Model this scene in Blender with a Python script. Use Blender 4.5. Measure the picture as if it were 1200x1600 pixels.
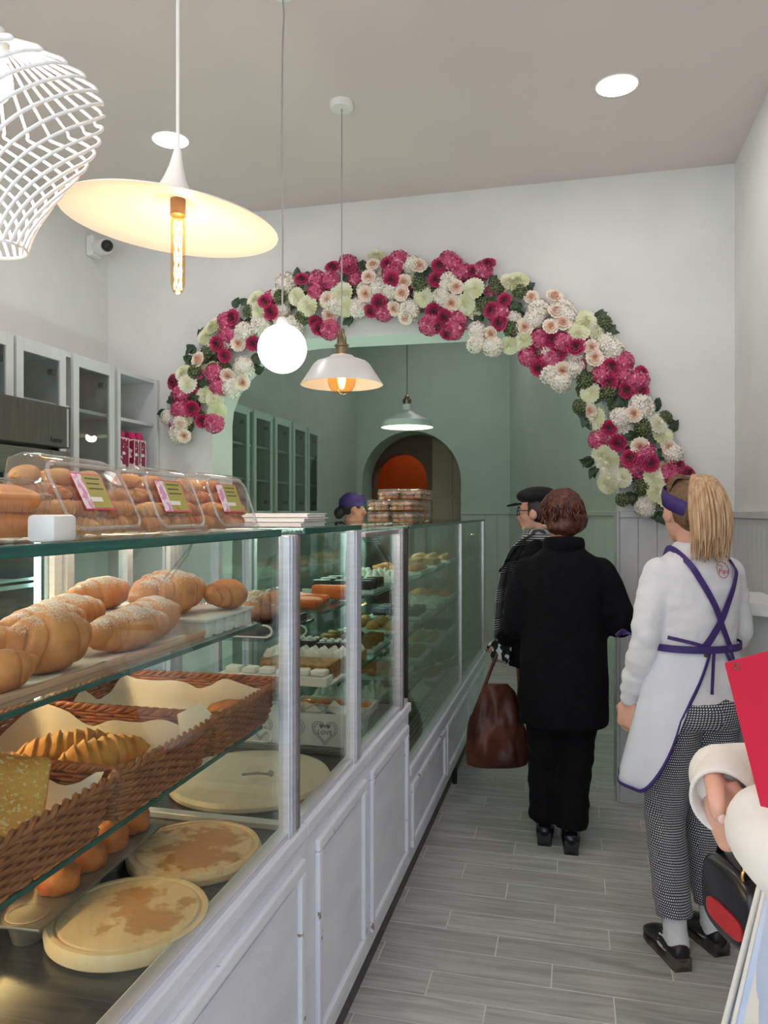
import bpy, bmesh, math, random
from mathutils import Vector as V, Matrix, noise as mnoise
R = math.radians
PI = math.pi
random.seed(7)
for _o in list(bpy.data.objects):
    bpy.data.objects.remove(_o)
SC = bpy.context.scene
COL = SC.collection
# ------------------------------------------------------------------ camera
YAW = math.atan(296 / 1200)
H = 1.53
cd = bpy.data.cameras.new('camera')
cam = bpy.data.objects.new('camera', cd)
COL.objects.link(cam)
cd.sensor_fit = 'VERTICAL'
cd.sensor_height = 24
cd.lens = 18
cd.clip_start = 0.02
cam.location = (0, 0, H)
cam.rotation_euler = (PI / 2, 0, YAW)
SC.camera = cam
# ------------------------------------------------------------------ world, daylight, exposure
w = bpy.data.worlds.new('daylight')
SC.world = w
w.use_nodes = True
bg = w.node_tree.nodes['Background']
bg.inputs[0].default_value = (0.82, 0.86, 1.0, 1)
bg.inputs[1].default_value = 4.1
SC.view_settings.view_transform = 'Standard'
SC.view_settings.look = 'None'
SC.view_settings.gamma = 1
SC.view_settings.use_curve_mapping = False
SC.view_settings.exposure = -0.20
SC.cycles.max_bounces = 14
SC.cycles.transparent_max_bounces = 40
SC.cycles.diffuse_bounces = 5
SC.cycles.sample_clamp_indirect = 6
SC.cycles.use_denoising = True
# sampling aid for the sky seen through the shop window
pl = bpy.data.lights.new('window_portal', 'AREA')
pl.shape = 'RECTANGLE'
pl.size = 3.5
pl.size_y = 2.9
pl.cycles.is_portal = True
po = bpy.data.objects.new('window_portal', pl)
po.location = (-1.0, -1.52, 1.5)
po.rotation_euler = (PI / 2, 0, 0)
COL.objects.link(po)


def P(u, v, D):
    """photo pixel at depth D along the view axis -> world point"""
    r = (u - 600) / 1200
    s, c = math.sin(YAW), math.cos(YAW)
    return V(((r * c - s) * D, (r * s + c) * D, H + (800 - v) / 1200 * D))


def PY(u, v, y):
    r = (u - 600) / 1200
    return P(u, v, y / (r * math.sin(YAW) + math.cos(YAW)))


# ------------------------------------------------------------------ materials
def lin(c):
    return tuple((x / 12.92 if x <= 0.04045 else ((x + 0.055) / 1.055) ** 2.4) for x in (v / 255 for v in c)) + (1,)


MATS = {}


def node(nt, kind, **kw):
    n = nt.nodes.new(kind)
    for k, v in kw.items():
        setattr(n, k, v)
    return n


def M(name, col, rough=0.5, metal=0.0, col2=None, scale=8, detail=3, mix=(0.35, 0.65), bump=0.0, bscale=60,
      spec=0.5, stretch=None, sub=0.0, sheen=0.0, trans=0.0, emit=None, es=0.0, coat=0.0, col3=None, s3=30, m3=(0.6, 0.7)):
    if name in MATS:
        return MATS[name]
    m = bpy.data.materials.new(name)
    m.use_nodes = True
    nt = m.node_tree
    b = nt.nodes['Principled BSDF']
    b.inputs['Base Color'].default_value = lin(col)
    b.inputs['Roughness'].default_value = rough
    b.inputs['Metallic'].default_value = metal
    b.inputs['Specular IOR Level'].default_value = spec
    b.inputs['Sheen Weight'].default_value = sheen
    b.inputs['Coat Weight'].default_value = coat
    b.inputs['Transmission Weight'].default_value = trans
    if sub:
        b.inputs['Subsurface Weight'].default_value = sub
        b.inputs['Subsurface Radius'].default_value = (0.012, 0.005, 0.003)
        b.inputs['Subsurface Scale'].default_value = 1
    if emit:
        b.inputs['Emission Color'].default_value = lin(emit)
        b.inputs['Emission Strength'].default_value = es
    tc = node(nt, 'ShaderNodeTexCoord')
    vec = tc.outputs['Object']
    if stretch:
        mp = node(nt, 'ShaderNodeMapping')
        mp.inputs['Scale'].default_value = stretch
        nt.links.new(vec, mp.inputs[0])
        vec = mp.outputs[0]
    if col2:
        nz = node(nt, 'ShaderNodeTexNoise')
        nz.inputs['Scale'].default_value = scale
        nz.inputs['Detail'].default_value = detail
        nt.links.new(vec, nz.inputs['Vector'])
        rp = node(nt, 'ShaderNodeValToRGB')
        rp.color_ramp.elements[0].position = mix[0]
        rp.color_ramp.elements[1].position = mix[1]
        rp.color_ramp.elements[0].color = lin(col)
        rp.color_ramp.elements[1].color = lin(col2)
        nt.links.new(nz.outputs[0], rp.inputs[0])
        out = rp.outputs[0]
        if col3:
            n3 = node(nt, 'ShaderNodeTexNoise')
            n3.inputs['Scale'].default_value = s3
            n3.inputs['Detail'].default_value = 4
            nt.links.new(vec, n3.inputs['Vector'])
            r3 = node(nt, 'ShaderNodeValToRGB')
            r3.color_ramp.elements[0].position = m3[0]
            r3.color_ramp.elements[1].position = m3[1]
            nt.links.new(n3.outputs[0], r3.inputs[0])
            mx = node(nt, 'ShaderNodeMixRGB')
            nt.links.new(r3.outputs[0], mx.inputs[0])
            nt.links.new(out, mx.inputs[1])
            mx.inputs[2].default_value = lin(col3)
            out = mx.outputs[0]
        nt.links.new(out, b.inputs['Base Color'])
    if bump:
        n2 = node(nt, 'ShaderNodeTexNoise')
        n2.inputs['Scale'].default_value = bscale
        n2.inputs['Detail'].default_value = 4
        nt.links.new(vec, n2.inputs['Vector'])
        bp = node(nt, 'ShaderNodeBump')
        bp.inputs['Strength'].default_value = bump
        bp.inputs['Distance'].default_value = 0.01
        nt.links.new(n2.outputs[0], bp.inputs['Height'])
        nt.links.new(bp.outputs[0], b.inputs['Normal'])
    MATS[name] = m
    return m


def clear(name, tint=(255, 255, 255), refl=1.0, rough=0.0, haze=0.0, ior=1.45, hazecol=(255, 255, 255)):
    """thin clear sheet: transparent + Fresnel gloss (+ a little milky diffuse)"""
    if name in MATS:
        return MATS[name]
    m = bpy.data.materials.new(name)
    m.use_nodes = True
    nt = m.node_tree
    nt.nodes.remove(nt.nodes['Principled BSDF'])
    out = nt.nodes['Material Output']
    tr = node(nt, 'ShaderNodeBsdfTransparent')
    tr.inputs[0].default_value = lin(tint)
    gl = node(nt, 'ShaderNodeBsdfGlossy')
    gl.inputs['Roughness'].default_value = rough
    fr = node(nt, 'ShaderNodeLayerWeight')
    fr.inputs[0].default_value = .5
    pw = node(nt, 'ShaderNodeMath', operation='POWER')
    pw.inputs[1].default_value = 4.5
    nt.links.new(fr.outputs['Facing'], pw.inputs[0])
    mu = node(nt, 'ShaderNodeMath', operation='MULTIPLY_ADD')
    mu.inputs[1].default_value = .9
    mu.inputs[2].default_value = .035 * refl
    nt.links.new(pw.outputs[0], mu.inputs[0])
    mx = node(nt, 'ShaderNodeMixShader')
    nt.links.new(mu.outputs[0], mx.inputs[0])
    last = tr.outputs[0]
    if haze:
        df = node(nt, 'ShaderNodeBsdfDiffuse')
        df.inputs[0].default_value = lin(hazecol)
        m2 = node(nt, 'ShaderNodeMixShader')
        m2.inputs[0].default_value = haze
        nt.links.new(tr.outputs[0], m2.inputs[1])
        nt.links.new(df.outputs[0], m2.inputs[2])
        last = m2.outputs[0]
    nt.links.new(last, mx.inputs[1])
    nt.links.new(gl.outputs[0], mx.inputs[2])
    nt.links.new(mx.outputs[0], out.inputs[0])
    MATS[name] = m
    return m


def glow(name, col, strength):
    if name in MATS:
        return MATS[name]
    m = bpy.data.materials.new(name)
    m.use_nodes = True
    nt = m.node_tree
    nt.nodes.remove(nt.nodes['Principled BSDF'])
    e = node(nt, 'ShaderNodeEmission')
    e.inputs[0].default_value = lin(col)
    e.inputs[1].default_value = strength
    nt.links.new(e.outputs[0], nt.nodes['Material Output'].inputs[0])
    MATS[name] = m
    return m


# ------------------------------------------------------------------ mesh collector
def baked(o):
    """mesh of one object with its modifiers applied, worked out in a scratch scene of its own"""
    ts = bpy.data.scenes.new('scratch')
    ts.collection.objects.link(o)
    vl = ts.view_layers[0]
    vl.update()
    me = bpy.data.meshes.new_from_object(o.evaluated_get(vl.depsgraph))
    ts.collection.objects.unlink(o)
    bpy.data.scenes.remove(ts)
    return me


class MB:
    def __init__(s):
        s.v = []
        s.f = []

    def add(s, vs, fs):
        b = len(s.v)
        s.v += [tuple(x) for x in vs]
        s.f += [tuple(i + b for i in f) for f in fs]
        return s

    def box(s, x0, x1, y0, y1, z0, z1, bev=0.0, mat=None):
        if x1 < x0: x0, x1 = x1, x0
        if y1 < y0: y0, y1 = y1, y0
        if z1 < z0: z0, z1 = z1, z0
        if bev <= 0:
            vs = [(x, y, z) for z in (z0, z1) for y in (y0, y1) for x in (x0, x1)]
            fs = [(0, 2, 3, 1), (4, 5, 7, 6), (0, 1, 5, 4), (2, 6, 7, 3), (0, 4, 6, 2), (1, 3, 7, 5)]
        else:
            bm = bmesh.new()
            bmesh.ops.create_cube(bm, size=1)
            for q in bm.verts:
                q.co = V(((x0 + x1) / 2 + q.co.x * (x1 - x0), (y0 + y1) / 2 + q.co.y * (y1 - y0), (z0 + z1) / 2 + q.co.z * (z1 - z0)))
            bmesh.ops.bevel(bm, geom=bm.edges[:], offset=bev, segments=2, affect='EDGES', profile=0.5)
            bm.verts.index_update()
            vs = [tuple(q.co) for q in bm.verts]
            fs = [tuple(q.index for q in f.verts) for f in bm.faces]
            bm.free()
        if mat is not None:
            vs = [mat @ V(q) for q in vs]
        return s.add(vs, fs)

    def rings(s, rings, close=True, cap=True):
        n = len(rings[0])
        vs = [p for r in rings for p in r]
        fs = []
        for i in range(len(rings) - 1):
            for j in range(n if close else n - 1):
                k = (j + 1) % n
                fs.append((i * n + j, i * n + k, (i + 1) * n + k, (i + 1) * n + j))
        if cap:
            fs.append(tuple(range(n - 1, -1, -1)))
            fs.append(tuple((len(rings) - 1) * n + j for j in range(n)))
        return s.add(vs, fs)

    def tube(s, pts, rad, n=8, cap=True, flat=1.0, side=None):
        """pts: list of points, rad: number or list (number or (ra, rb)); ra is along side"""
        pts = [V(p) for p in pts]
        N = len(pts)
        if not isinstance(rad, (list, tuple)):
            rad = [rad] * N
        rings = []
        up = None
        for i, p in enumerate(pts):
            t = (pts[min(i + 1, N - 1)] - pts[max(i - 1, 0)])
            if t.length < 1e-9:
                t = V((0, 0, 1))
            t.normalize()
            if side is not None:
                a = V(side) - t * V(side).dot(t)
                if a.length < 1e-4:
                    a = t.orthogonal()
            elif up is None:
                a = t.orthogonal()
            else:
                a = up - t * up.dot(t)
            a.normalize()
            up = a
            b = t.cross(a)
            r = rad[i]
            ra, rb = r if isinstance(r, (list, tuple)) else (r, r * flat)
            rings.append([p + a * (ra * math.cos(2 * PI * j / n)) + b * (rb * math.sin(2 * PI * j / n)) for j in range(n)])
        return s.rings(rings, True, cap)

    def lathe(s, prof, n=24, c=(0, 0, 0), mat=None, cap=False):
        """prof: list of (r, z)"""
        rings = [[V((c[0] + r * math.cos(2 * PI * j / n), c[1] + r * math.sin(2 * PI * j / n), c[2] + z)) for j in range(n)] for r, z in prof]
        if mat is not None:
            rings = [[mat @ q for q in r] for r in rings]
        return s.rings(rings, True, cap)

    def ball(s, c, r, n=12, m=8, mat=None):
        """ellipsoid; r number or 3-tuple; mat: optional 3x3 rotation"""
        if not isinstance(r, (list, tuple)):
            r = (r, r, r)
        c = V(c)
        rings = []
        for i in range(m + 1):
            th = PI * max(0.02, min(0.98, i / m)) if i in (0, m) else PI * i / m
            ring = []
            for j in range(n):
                ph = 2 * PI * j / n
                q = V((r[0] * math.sin(th) * math.cos(ph), r[1] * math.sin(th) * math.sin(ph), -r[2] * math.cos(th)))
                if mat is not None:
                    q = mat @ q
                ring.append(c + q)
            rings.append(ring)
        return s.rings(rings, True, True)

    def prism(s, poly, ax, a0, a1):
        """poly: 2d outline in the plane perpendicular to axis ax (x:'yz', y:'xz', z:'xy')"""
        def mk(p, a):
            return {'x': (a, p[0], p[1]), 'y': (p[0], a, p[1]), 'z': (p[0], p[1], a)}[ax]
        n = len(poly)
        vs = [mk(p, a0) for p in poly] + [mk(p, a1) for p in poly]
        fs = [tuple(range(n)), tuple(range(2 * n - 1, n - 1, -1))] + [(i, i + n, (i + 1) % n + n, (i + 1) % n) for i in range(n)]
        return s.add(vs, fs)

    def jitter(s, amp, freq, seed=0.0):
        o = []
        for q in s.v:
            q = V(q)
            k = mnoise.noise_vector(q * freq + V((seed, seed * 1.7, seed * 0.3)))
            o.append(tuple(q + k * amp))
        s.v = o
        return s

    def xf(s, mat):
        s.v = [tuple(mat @ V(q)) for q in s.v]
        return s

    def mesh(s, name, mat, smooth=False):
        me = bpy.data.meshes.new(name)
        me.from_pydata(s.v, [], s.f)
        me.update()
        bm = bmesh.new()
        bm.from_mesh(me)
        bmesh.ops.recalc_face_normals(bm, faces=bm.faces[:])
        bm.to_mesh(me)
        bm.free()
        if smooth:
            me.polygons.foreach_set('use_smooth', [True] * len(me.polygons))
            if smooth != 'all':
                try:
                    me.set_sharp_from_angle(angle=R(smooth if smooth > 1 else 40))
                except Exception:
                    pass
        if mat:
            for q in (mat if isinstance(mat, (list, tuple)) else [mat]):
                me.materials.append(q)
        return me

    def build(s, name, mat, parent=None, smooth=False, loc=None, rot=None):
        return put(name, s.mesh(name, mat, smooth), parent, loc, rot)

    def voxel(s, name, mat, parent=None, vox=0.01, smooth_it=4, disp=None, loc=None, rot=None):
        """union all closed pieces to ONE continuous skin"""
        o = bpy.data.objects.new(name, s.mesh(name, None))
        md = o.modifiers.new('r', 'REMESH')
        md.mode = 'VOXEL'
        md.voxel_size = vox
        if smooth_it:
            m2 = o.modifiers.new('s', 'SMOOTH')
            m2.factor = 0.5
            m2.iterations = smooth_it
        me = baked(o)
        old = o.data
        bpy.data.objects.remove(o)
        bpy.data.meshes.remove(old)
        me.name = name
        me.materials.clear()
        me.materials.append(mat)
        if disp:
            nr = [q.normal.copy() for q in me.vertices]
            co = []
            for q, n_ in zip(me.vertices, nr):
                p = q.co.copy()
                co += list(p + n_ * disp(p))
            me.vertices.foreach_set('co', co)
        me.polygons.foreach_set('use_smooth', [True] * len(me.polygons))
        me.update()
        return put(name, me, parent, loc, rot)


def put(name, me, parent=None, loc=None, rot=None, scale=None):
    o = bpy.data.objects.new(name, me)
    COL.objects.link(o)
    if parent is not None:
        o.parent = parent
    if loc is not None:
        o.location = loc
    if rot is not None:
        o.rotation_euler = rot
    if scale is not None:
        o.scale = scale if isinstance(scale, (list, tuple)) else (scale,) * 3
    return o


def tag(o, label, cat, group=None, kind=None):
    o['label'] = label
    o['category'] = cat
    if group:
        o['group'] = group
    if kind:
        o['kind'] = kind
    return o


def T(name, label, cat, loc=(0, 0, 0), rz=0.0, group=None):
    o = bpy.data.objects.new(name, None)
    o.empty_display_size = 0.05
    COL.objects.link(o)
    o.location = loc
    o.rotation_euler = (0, 0, rz)
    return tag(o, label, cat, group)


def S(name, mb, mat, parent=None, smooth=False):
    o = mb.build(name, mat, parent, smooth)
    if parent is None:
        o['kind'] = 'structure'
    return o


def dup(root, loc=None, rot=None, label=None, group=None, scale=None):
    r = root.copy()
    COL.objects.link(r)
    if loc is not None: r.location = loc
    if rot is not None: r.rotation_euler = rot
    if scale is not None: r.scale = scale if isinstance(scale, (list, tuple)) else (scale,) * 3
    if label: r['label'] = label
    if group: r['group'] = group
    for ch in list(root.children):
        c = ch.copy()
        COL.objects.link(c)
        c.parent = r
        for g in ch.children:
            d = g.copy()
            COL.objects.link(d)
            d.parent = c
    return r


def catmull(pts, per=6):
    pts = [V(p) for p in pts]
    out = []
    for i in range(len(pts) - 1):
        a, b, c, d = pts[max(i - 1, 0)], pts[i], pts[i + 1], pts[min(i + 2, len(pts) - 1)]
        for k in range(per):
            t = k / per
            out.append(0.5 * ((2 * b) + (c - a) * t + (2 * a - 5 * b + 4 * c - d) * t * t + (3 * b - a - 3 * c + d) * t ** 3))
    out.append(pts[-1])
    return out


def text_mesh(s, size, mat, parent, loc, rot, name='lettering', ext=0.0004):
    cu = bpy.data.curves.new(name, 'FONT')
    cu.body = s
    cu.size = size
    cu.align_x = 'CENTER'
    cu.align_y = 'CENTER'
    cu.extrude = ext
    cu.resolution_u = 2
    o = bpy.data.objects.new(name, cu)
    me = baked(o)
    bpy.data.objects.remove(o)
    bpy.data.curves.remove(cu)
    me.materials.clear()
    me.materials.append(mat)
    return put(name, me, parent, loc, rot)


# shared materials
WALL = M('white_wall_paint', (226, 225, 222), 0.85, col2=(220, 219, 217), scale=3, bump=0.03, bscale=150)
CEIL = M('ceiling_paint', (222, 208, 205), 0.9, col2=(217, 203, 201), scale=2)
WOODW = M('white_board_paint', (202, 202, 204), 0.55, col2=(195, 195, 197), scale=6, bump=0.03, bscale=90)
MINT = M('mint_wall_paint', (190, 206, 194), 0.8, col2=(185, 201, 189), scale=3, bump=0.03, bscale=150)
MINTP = M('pale_mint_board_paint', (198, 208, 200), 0.6, col2=(192, 203, 194), scale=5)
CABW = M('cabinet_white_lacquer', (216, 218, 220), 0.4, col2=(210, 212, 214), scale=3)
CABM = M('cabinet_mint_lacquer', (182, 205, 194), 0.45, col2=(176, 200, 188), scale=3)
PANELW = M('distressed_white_paint', (236, 238, 248), 0.5, col2=(226, 228, 240), scale=4, bump=0.05, bscale=40, stretch=(1, 1, 3))
WORN = M('worn_white_moulding', (238, 240, 248), 0.5, col2=(230, 232, 242), scale=5, col3=(150, 128, 112), s3=26, m3=(0.66, 0.70), stretch=(1, 1, 1))
STEEL = M('brushed_steel', (150, 147, 142), 0.35, 0.9, col2=(138, 136, 132), scale=12, stretch=(1, 1, 14))
DKSTEEL = M('dark_grey_steel', (108, 106, 100), 0.42, 0.6, col2=(98, 96, 92), scale=6, stretch=(1, 8, 1))
ALU = M('anodised_aluminium', (214, 214, 222), 0.3, 0.35, col2=(204, 204, 214), scale=9, stretch=(1, 1, 12))
ALUP = M('warm_aluminium', (196, 186, 186), 0.28, 0.7, col2=(180, 172, 174), scale=9, stretch=(1, 1, 12))
BLACKP = M('black_plastic', (22, 22, 24), 0.45, col2=(30, 30, 32), scale=9)
WHITEP = M('white_plastic', (232, 230, 228), 0.4, col2=(226, 224, 222), scale=6)
DARKTOE = M('dark_plinth', (92, 88, 86), 0.6, col2=(78, 75, 74), scale=8)
GLASS = clear('case_glass', (244, 250, 247), 0.9)
GLASSG = clear('greenish_case_glass', (236, 245, 239), 2.2)
GLASSE = clear('cabinet_glass', (236, 238, 236), 1.0)
GEDGE = M('green_glass_edge', (30, 92, 84), 0.12, col2=(42, 108, 98), scale=14, stretch=(1, 0.2, 6), trans=0.35)
PET = clear('clear_plastic', (250, 250, 250), 1.3, 0.06, haze=0.05, hazecol=(255, 246, 236))
PAPER = M('baking_paper', (232, 224, 214), 0.7, col2=(224, 214, 202), scale=9, bump=0.1, bscale=30)
CREAMP = M('white_card', (238, 234, 230), 0.6, col2=(232, 228, 224), scale=5)
# ================================================================== THE SETTING
YW = 4.24          # front face of the arch wall
YB = 4.52          # its back face
YM = 9.93          # back wall of the mint room
XL, XR, ZC = -2.82, 0.80, 3.31
GROUT = M('pale_grout', (226, 224, 220), 0.8, col2=(218, 216, 212), scale=20)


def plank_mat():
    m = bpy.data.materials.new('grey_oak_plank_tile')
    m.use_nodes = True
    nt = m.node_tree
    b = nt.nodes['Principled BSDF']
    b.inputs['Roughness'].default_value = 0.34
    tc = node(nt, 'ShaderNodeTexCoord')
    oi = node(nt, 'ShaderNodeObjectInfo')
    ad = node(nt, 'ShaderNodeVectorMath', operation='ADD')
    mul = node(nt, 'ShaderNodeMath', operation='MULTIPLY')
    mul.inputs[1].default_value = 37
    nt.links.new(oi.outputs['Random'], mul.inputs[0])
    nt.links.new(tc.outputs['Object'], ad.inputs[0])
    nt.links.new(mul.outputs[0], ad.inputs[1])
    mp = node(nt, 'ShaderNodeMapping')
    mp.inputs['Scale'].default_value = (2.2, 26, 8)
    nt.links.new(ad.outputs[0], mp.inputs[0])
    n1 = node(nt, 'ShaderNodeTexNoise')
    n1.inputs['Scale'].default_value = 1.6
    n1.inputs['Detail'].default_value = 6
    n1.inputs['Distortion'].default_value = 0.8
    nt.links.new(mp.outputs[0], n1.inputs['Vector'])
    rp = node(nt, 'ShaderNodeValToRGB')
    rp.color_ramp.elements[0].position = 0.3
    rp.color_ramp.elements[0].color = lin((162, 158, 154))
    rp.color_ramp.elements[1].position = 0.62
    rp.color_ramp.elements[1].color = lin((198, 196, 193))
    nt.links.new(n1.outputs[0], rp.inputs[0])
    hs = node(nt, 'ShaderNodeHueSaturation')
    mr = node(nt, 'ShaderNodeMapRange')
    mr.inputs[3].default_value = 0.9
    mr.inputs[4].default_value = 1.06
    nt.links.new(oi.outputs['Random'], mr.inputs[0])
    nt.links.new(mr.outputs[0], hs.inputs['Value'])
    nt.links.new(rp.outputs[0], hs.inputs['Color'])
    nt.links.new(hs.outputs[0], b.inputs['Base Color'])
    return m


PLANK = plank_mat()
floor = S('floor', MB().box(XL - .8, XR + .2, -1.6, 13.8, -0.12, -0.0012), GROUT)
PW, PL = 0.1345, 0.58
pm = MB().box(-PL / 2 + .0022, PL / 2 - .0022, -PW / 2 + .0022, PW / 2 - .0022, -0.02, 0, 0.0008).mesh('plank', PLANK)
rest = MB()
for i in range(-31, 55):
    yc = 2.66 + (i + .5) * PW
    off = -0.263 - 0.193 * i
    for k in range(-9, 9):
        xc = ((off + PL / 2) % PL) + k * PL
        if xc + PL / 2 < XL or xc - PL / 2 > XR:
            continue
        if -0.95 < xc < 1.05 and 1.45 < yc < 7.6 and not (xc - PL / 2 > (0.62 if yc < 4.5 else .3 - (yc - 5.9) * .27 + .1)):
            put('plank', pm, floor, (xc, yc, 0))
        else:
            x0, x1 = max(xc - PL / 2, XL), min(xc + PL / 2, XR)
            rest.box(x0 + .002, x1 - .002, yc - PW / 2 + .002, yc + PW / 2 - .002, -0.02, 0)
ro = rest.build('plank_field', PLANK, floor)
ro['kind'] = 'stuff'

S('ceiling', MB().box(XL - .2, XR + .2, -1.6, YB, ZC, ZC + .15), CEIL)
S('wall_left', MB().box(XL - .15, XL, -1.6, YW + .01, 0, ZC), WALL)
wr = S('wall_right', MB().box(XR, XR + .15, -1.6, YB, 0, ZC), WALL)


# arch wall with its opening
def arch_outline():
    pts = [(-2.11, 0), (-2.11, 2.08)]
    for k in range(1, 9):                       # left shoulder
        a = k / 8 * PI / 2
        pts.append((-1.50 - .61 * math.cos(a), 2.08 + .46 * math.sin(a)))
    for k in range(1, 15):                      # right shoulder
        a = PI / 2 - k / 14 * PI / 2
        pts.append((-.46 + .696 * math.cos(a), 1.70 + .84 * math.sin(a)))
    pts.append((.236, 0))
    return pts


ao = arch_outline()
mb = MB().prism([(XL, 0), (XL, ZC), (XR, ZC), (XR, 0)] + ao[::-1], 'y', YW, YB)
mb.box(XL, XR + .6, YB - .12, YB, ZC, 4.1)
wa = S('wall_back', mb, WALL)


def boards(parent, p0, p1, z0, z1, mat, width=.098, thick=.012, railz=None, railmat=None, base=.09):
    """vertical tongue-and-groove boards standing on the wall line p0->p1 (room side to the right of p0->p1 turned)"""
    p0, p1 = V((*p0, 0)), V((*p1, 0))
    d = p1 - p0
    L = d.length
    ang = math.atan2(d.y, d.x)
    nb = max(1, round(L / width))
    bw = L / nb
    me = MB().box(.0018, bw - .0018, -thick, -.001, z0, z1, .002).mesh('board', mat)
    for i in range(nb):
        q = p0 + d * (i / nb)
        put('board', me, parent, (q.x, q.y, 0), (0, 0, ang))
    bk = MB().box(0, L, -.004, -.0005, z0, z1).build('board_backing', mat, parent, loc=(p0.x, p0.y, 0), rot=(0, 0, ang))
    MB().box(0, L, -thick - .012, -.001, z1, z1 + .035, .004).build('dado_rail', railmat or mat, parent, loc=(p0.x, p0.y, 0), rot=(0, 0, ang))
    MB().box(0, L, -thick - .008, -.001, 0, base, .003).build('skirting_board', railmat or mat, parent, loc=(p0.x, p0.y, 0), rot=(0, 0, ang))


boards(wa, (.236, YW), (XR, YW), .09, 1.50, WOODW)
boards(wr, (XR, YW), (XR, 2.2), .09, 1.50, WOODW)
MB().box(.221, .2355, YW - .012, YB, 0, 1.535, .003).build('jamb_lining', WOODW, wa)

# mint room
S('wall_mint_left', MB().box(XL - .15, XL, YW + .28, YM + .5, 0, 4.1), MINT)
S('ceiling_mint', MB().box(XL - .8, XR + .6, YB, 14, 4.1, 4.2), CEIL)
pa, pb = (.30 - (YM - 5.9) * .27, YM), (.30 - (YB - 5.9) * .27, YB)
dx, dy = pb[0] - pa[0], pb[1] - pa[1]
ln = math.hypot(dx, dy)
nx, ny = -dy / ln, dx / ln          # to the outside
if nx < 0: nx, ny = -nx, -ny
q = [pa, pb, (pb[0] + nx * .15, pb[1] + ny * .15), (pa[0] + nx * .15, pa[1] + ny * .15)]
wm = S('wall_mint_right', MB().prism(q, 'z', 0, 4.1), MINT)
boards(wm, pa, pb, .09, 1.50, MINTP, width=.16)
# back mint wall with a deep arched passage
ax0, ax1, zs = -2.75, -1.42, 1.935
rr = (ax1 - ax0) / 2
xc = (ax0 + ax1) / 2
arc = [(ax0, 0)] + [(xc - rr * math.cos(k / 20 * PI), zs + rr * math.sin(k / 20 * PI)) for k in range(21)] + [(ax1, 0)]


def arch_wall(name, arc, x0, x1, y0, y1, ztop, mat):
    return S(name, MB().prism([(x0, 0), (x0, ztop), (x1, ztop), (x1, 0)] + arc[::-1], 'y', y0, y1), mat)


wb = arch_wall('wall_mint_back', arc, XL - .75, .6, YM, YM + .5, 4.1, MINT)
boards(wb, (ax1, YM), (-.79, YM), .09, 1.50, MINTP, width=.16)
TAUPE = M('taupe_wall_paint', (176, 158, 136), 0.85, col2=(168, 150, 130), scale=3)
ORNG = M('orange_wall_paint', (226, 110, 40), 0.8, col2=(216, 102, 36), scale=3)
arc2 = [(-2.98, 0)] + [(-2.56 - .42 * math.cos(k / 18 * PI), 2.0 + .42 * math.sin(k / 18 * PI)) for k in range(19)] + [(-2.14, 0)]
arch_wall('wall_passage_back', arc2, XL - .6, .6, 11.4, 11.7, 4.1, TAUPE)
S('wall_orange', MB().box(-4, .6, 12.9, 13.0, 0, 4.1), ORNG)
S('wall_passage_left', MB().box(XL - .75, XL - .6, YM + .5, 13.0, 0, 4.1), ORNG)
S('wall_passage_right', MB().box(-.75, -.6, YM + .5, 13.0, 0, 4.1), TAUPE)

# shop front behind the viewer: frame, door post and panes (daylight comes in here)
FR = M('grey_window_frame', (120, 122, 126), 0.4, 0.4, col2=(110, 112, 116), scale=5)
wf = S('wall_front', MB().box(XL - .15, -2.75, -1.6, -1.45, 0, ZC).box(.75, XR + .15, -1.6, -1.45, 0, ZC).box(-2.75, .75, -1.6, -1.45, 3.0, ZC), WALL)
win = S('window_1', MB().box(-2.75, .75, -1.55, -1.49, 0, .08).box(-2.75, .75, -1.55, -1.49, 2.94, 3.0).box(-2.75, -2.69, -1.55, -1.49, .08, 2.94).box(.69, .75, -1.55, -1.49, .08, 2.94).box(-1.6, -1.54, -1.55, -1.49, .08, 2.94).box(-.35, -.29, -1.55, -1.49, .08, 2.94), FR)
for x0, x1 in ((-2.69, -1.6), (-1.54, -.35), (-.29, .69)):
    MB().box(x0, x1, -1.523, -1.517, .08, 2.94).build('pane', GLASS, win)

# cream cupboard standing in the passage
cu = T('tall_cupboard', 'tall cream cupboard with panelled doors inside the arched passage', 'cupboard', (0, 0, 0))
CRM = M('cream_cupboard_paint', (222, 208, 176), .6, col2=(214, 200, 168), scale=4)
MB().box(-2.0, -1.1, 11.05, 11.39, 0, 2.6).build('carcass', CRM, cu)
for k in range(2):
    for z0, z1 in ((.08, 1.72), (1.78, 2.56)):
        d_ = MB().box(-1.985 + k * .30, -1.705 + k * .30, 11.03, 11.05, z0, z1, .004).build('door', CRM, cu)
        MB().box(-1.945 + k * .30, -1.745 + k * .30, 11.022, 11.03, z0 + .05, z1 - .05, .004).build('door_panel', CRM, d_)
# ================================================================== DISPLAY CASES
XF = -0.65        # customer-side face of the counter
XK = -1.36        # staff side


def panel_moulding(parent, y0, y1, z0, z1, x=XF):
    """raised picture-frame moulding with a recessed field"""
    for (a, b, c, d) in ((y0, y1, z1 - .032, z1), (y0, y1, z0, z0 + .032), (y0, y0 + .032, z0 + .032, z1 - .032), (y1 - .032, y1, z0 + .032, z1 - .032)):
        MB().box(x - .001, x + .014, a, b, c, d, .005).build('moulding', WORN, parent)
        mx = .007
    MB().box(x, x + .004, y0 + .05, y1 - .05, z0 + .05, z1 - .05, .002).build('panel_field', PANELW, parent)


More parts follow.
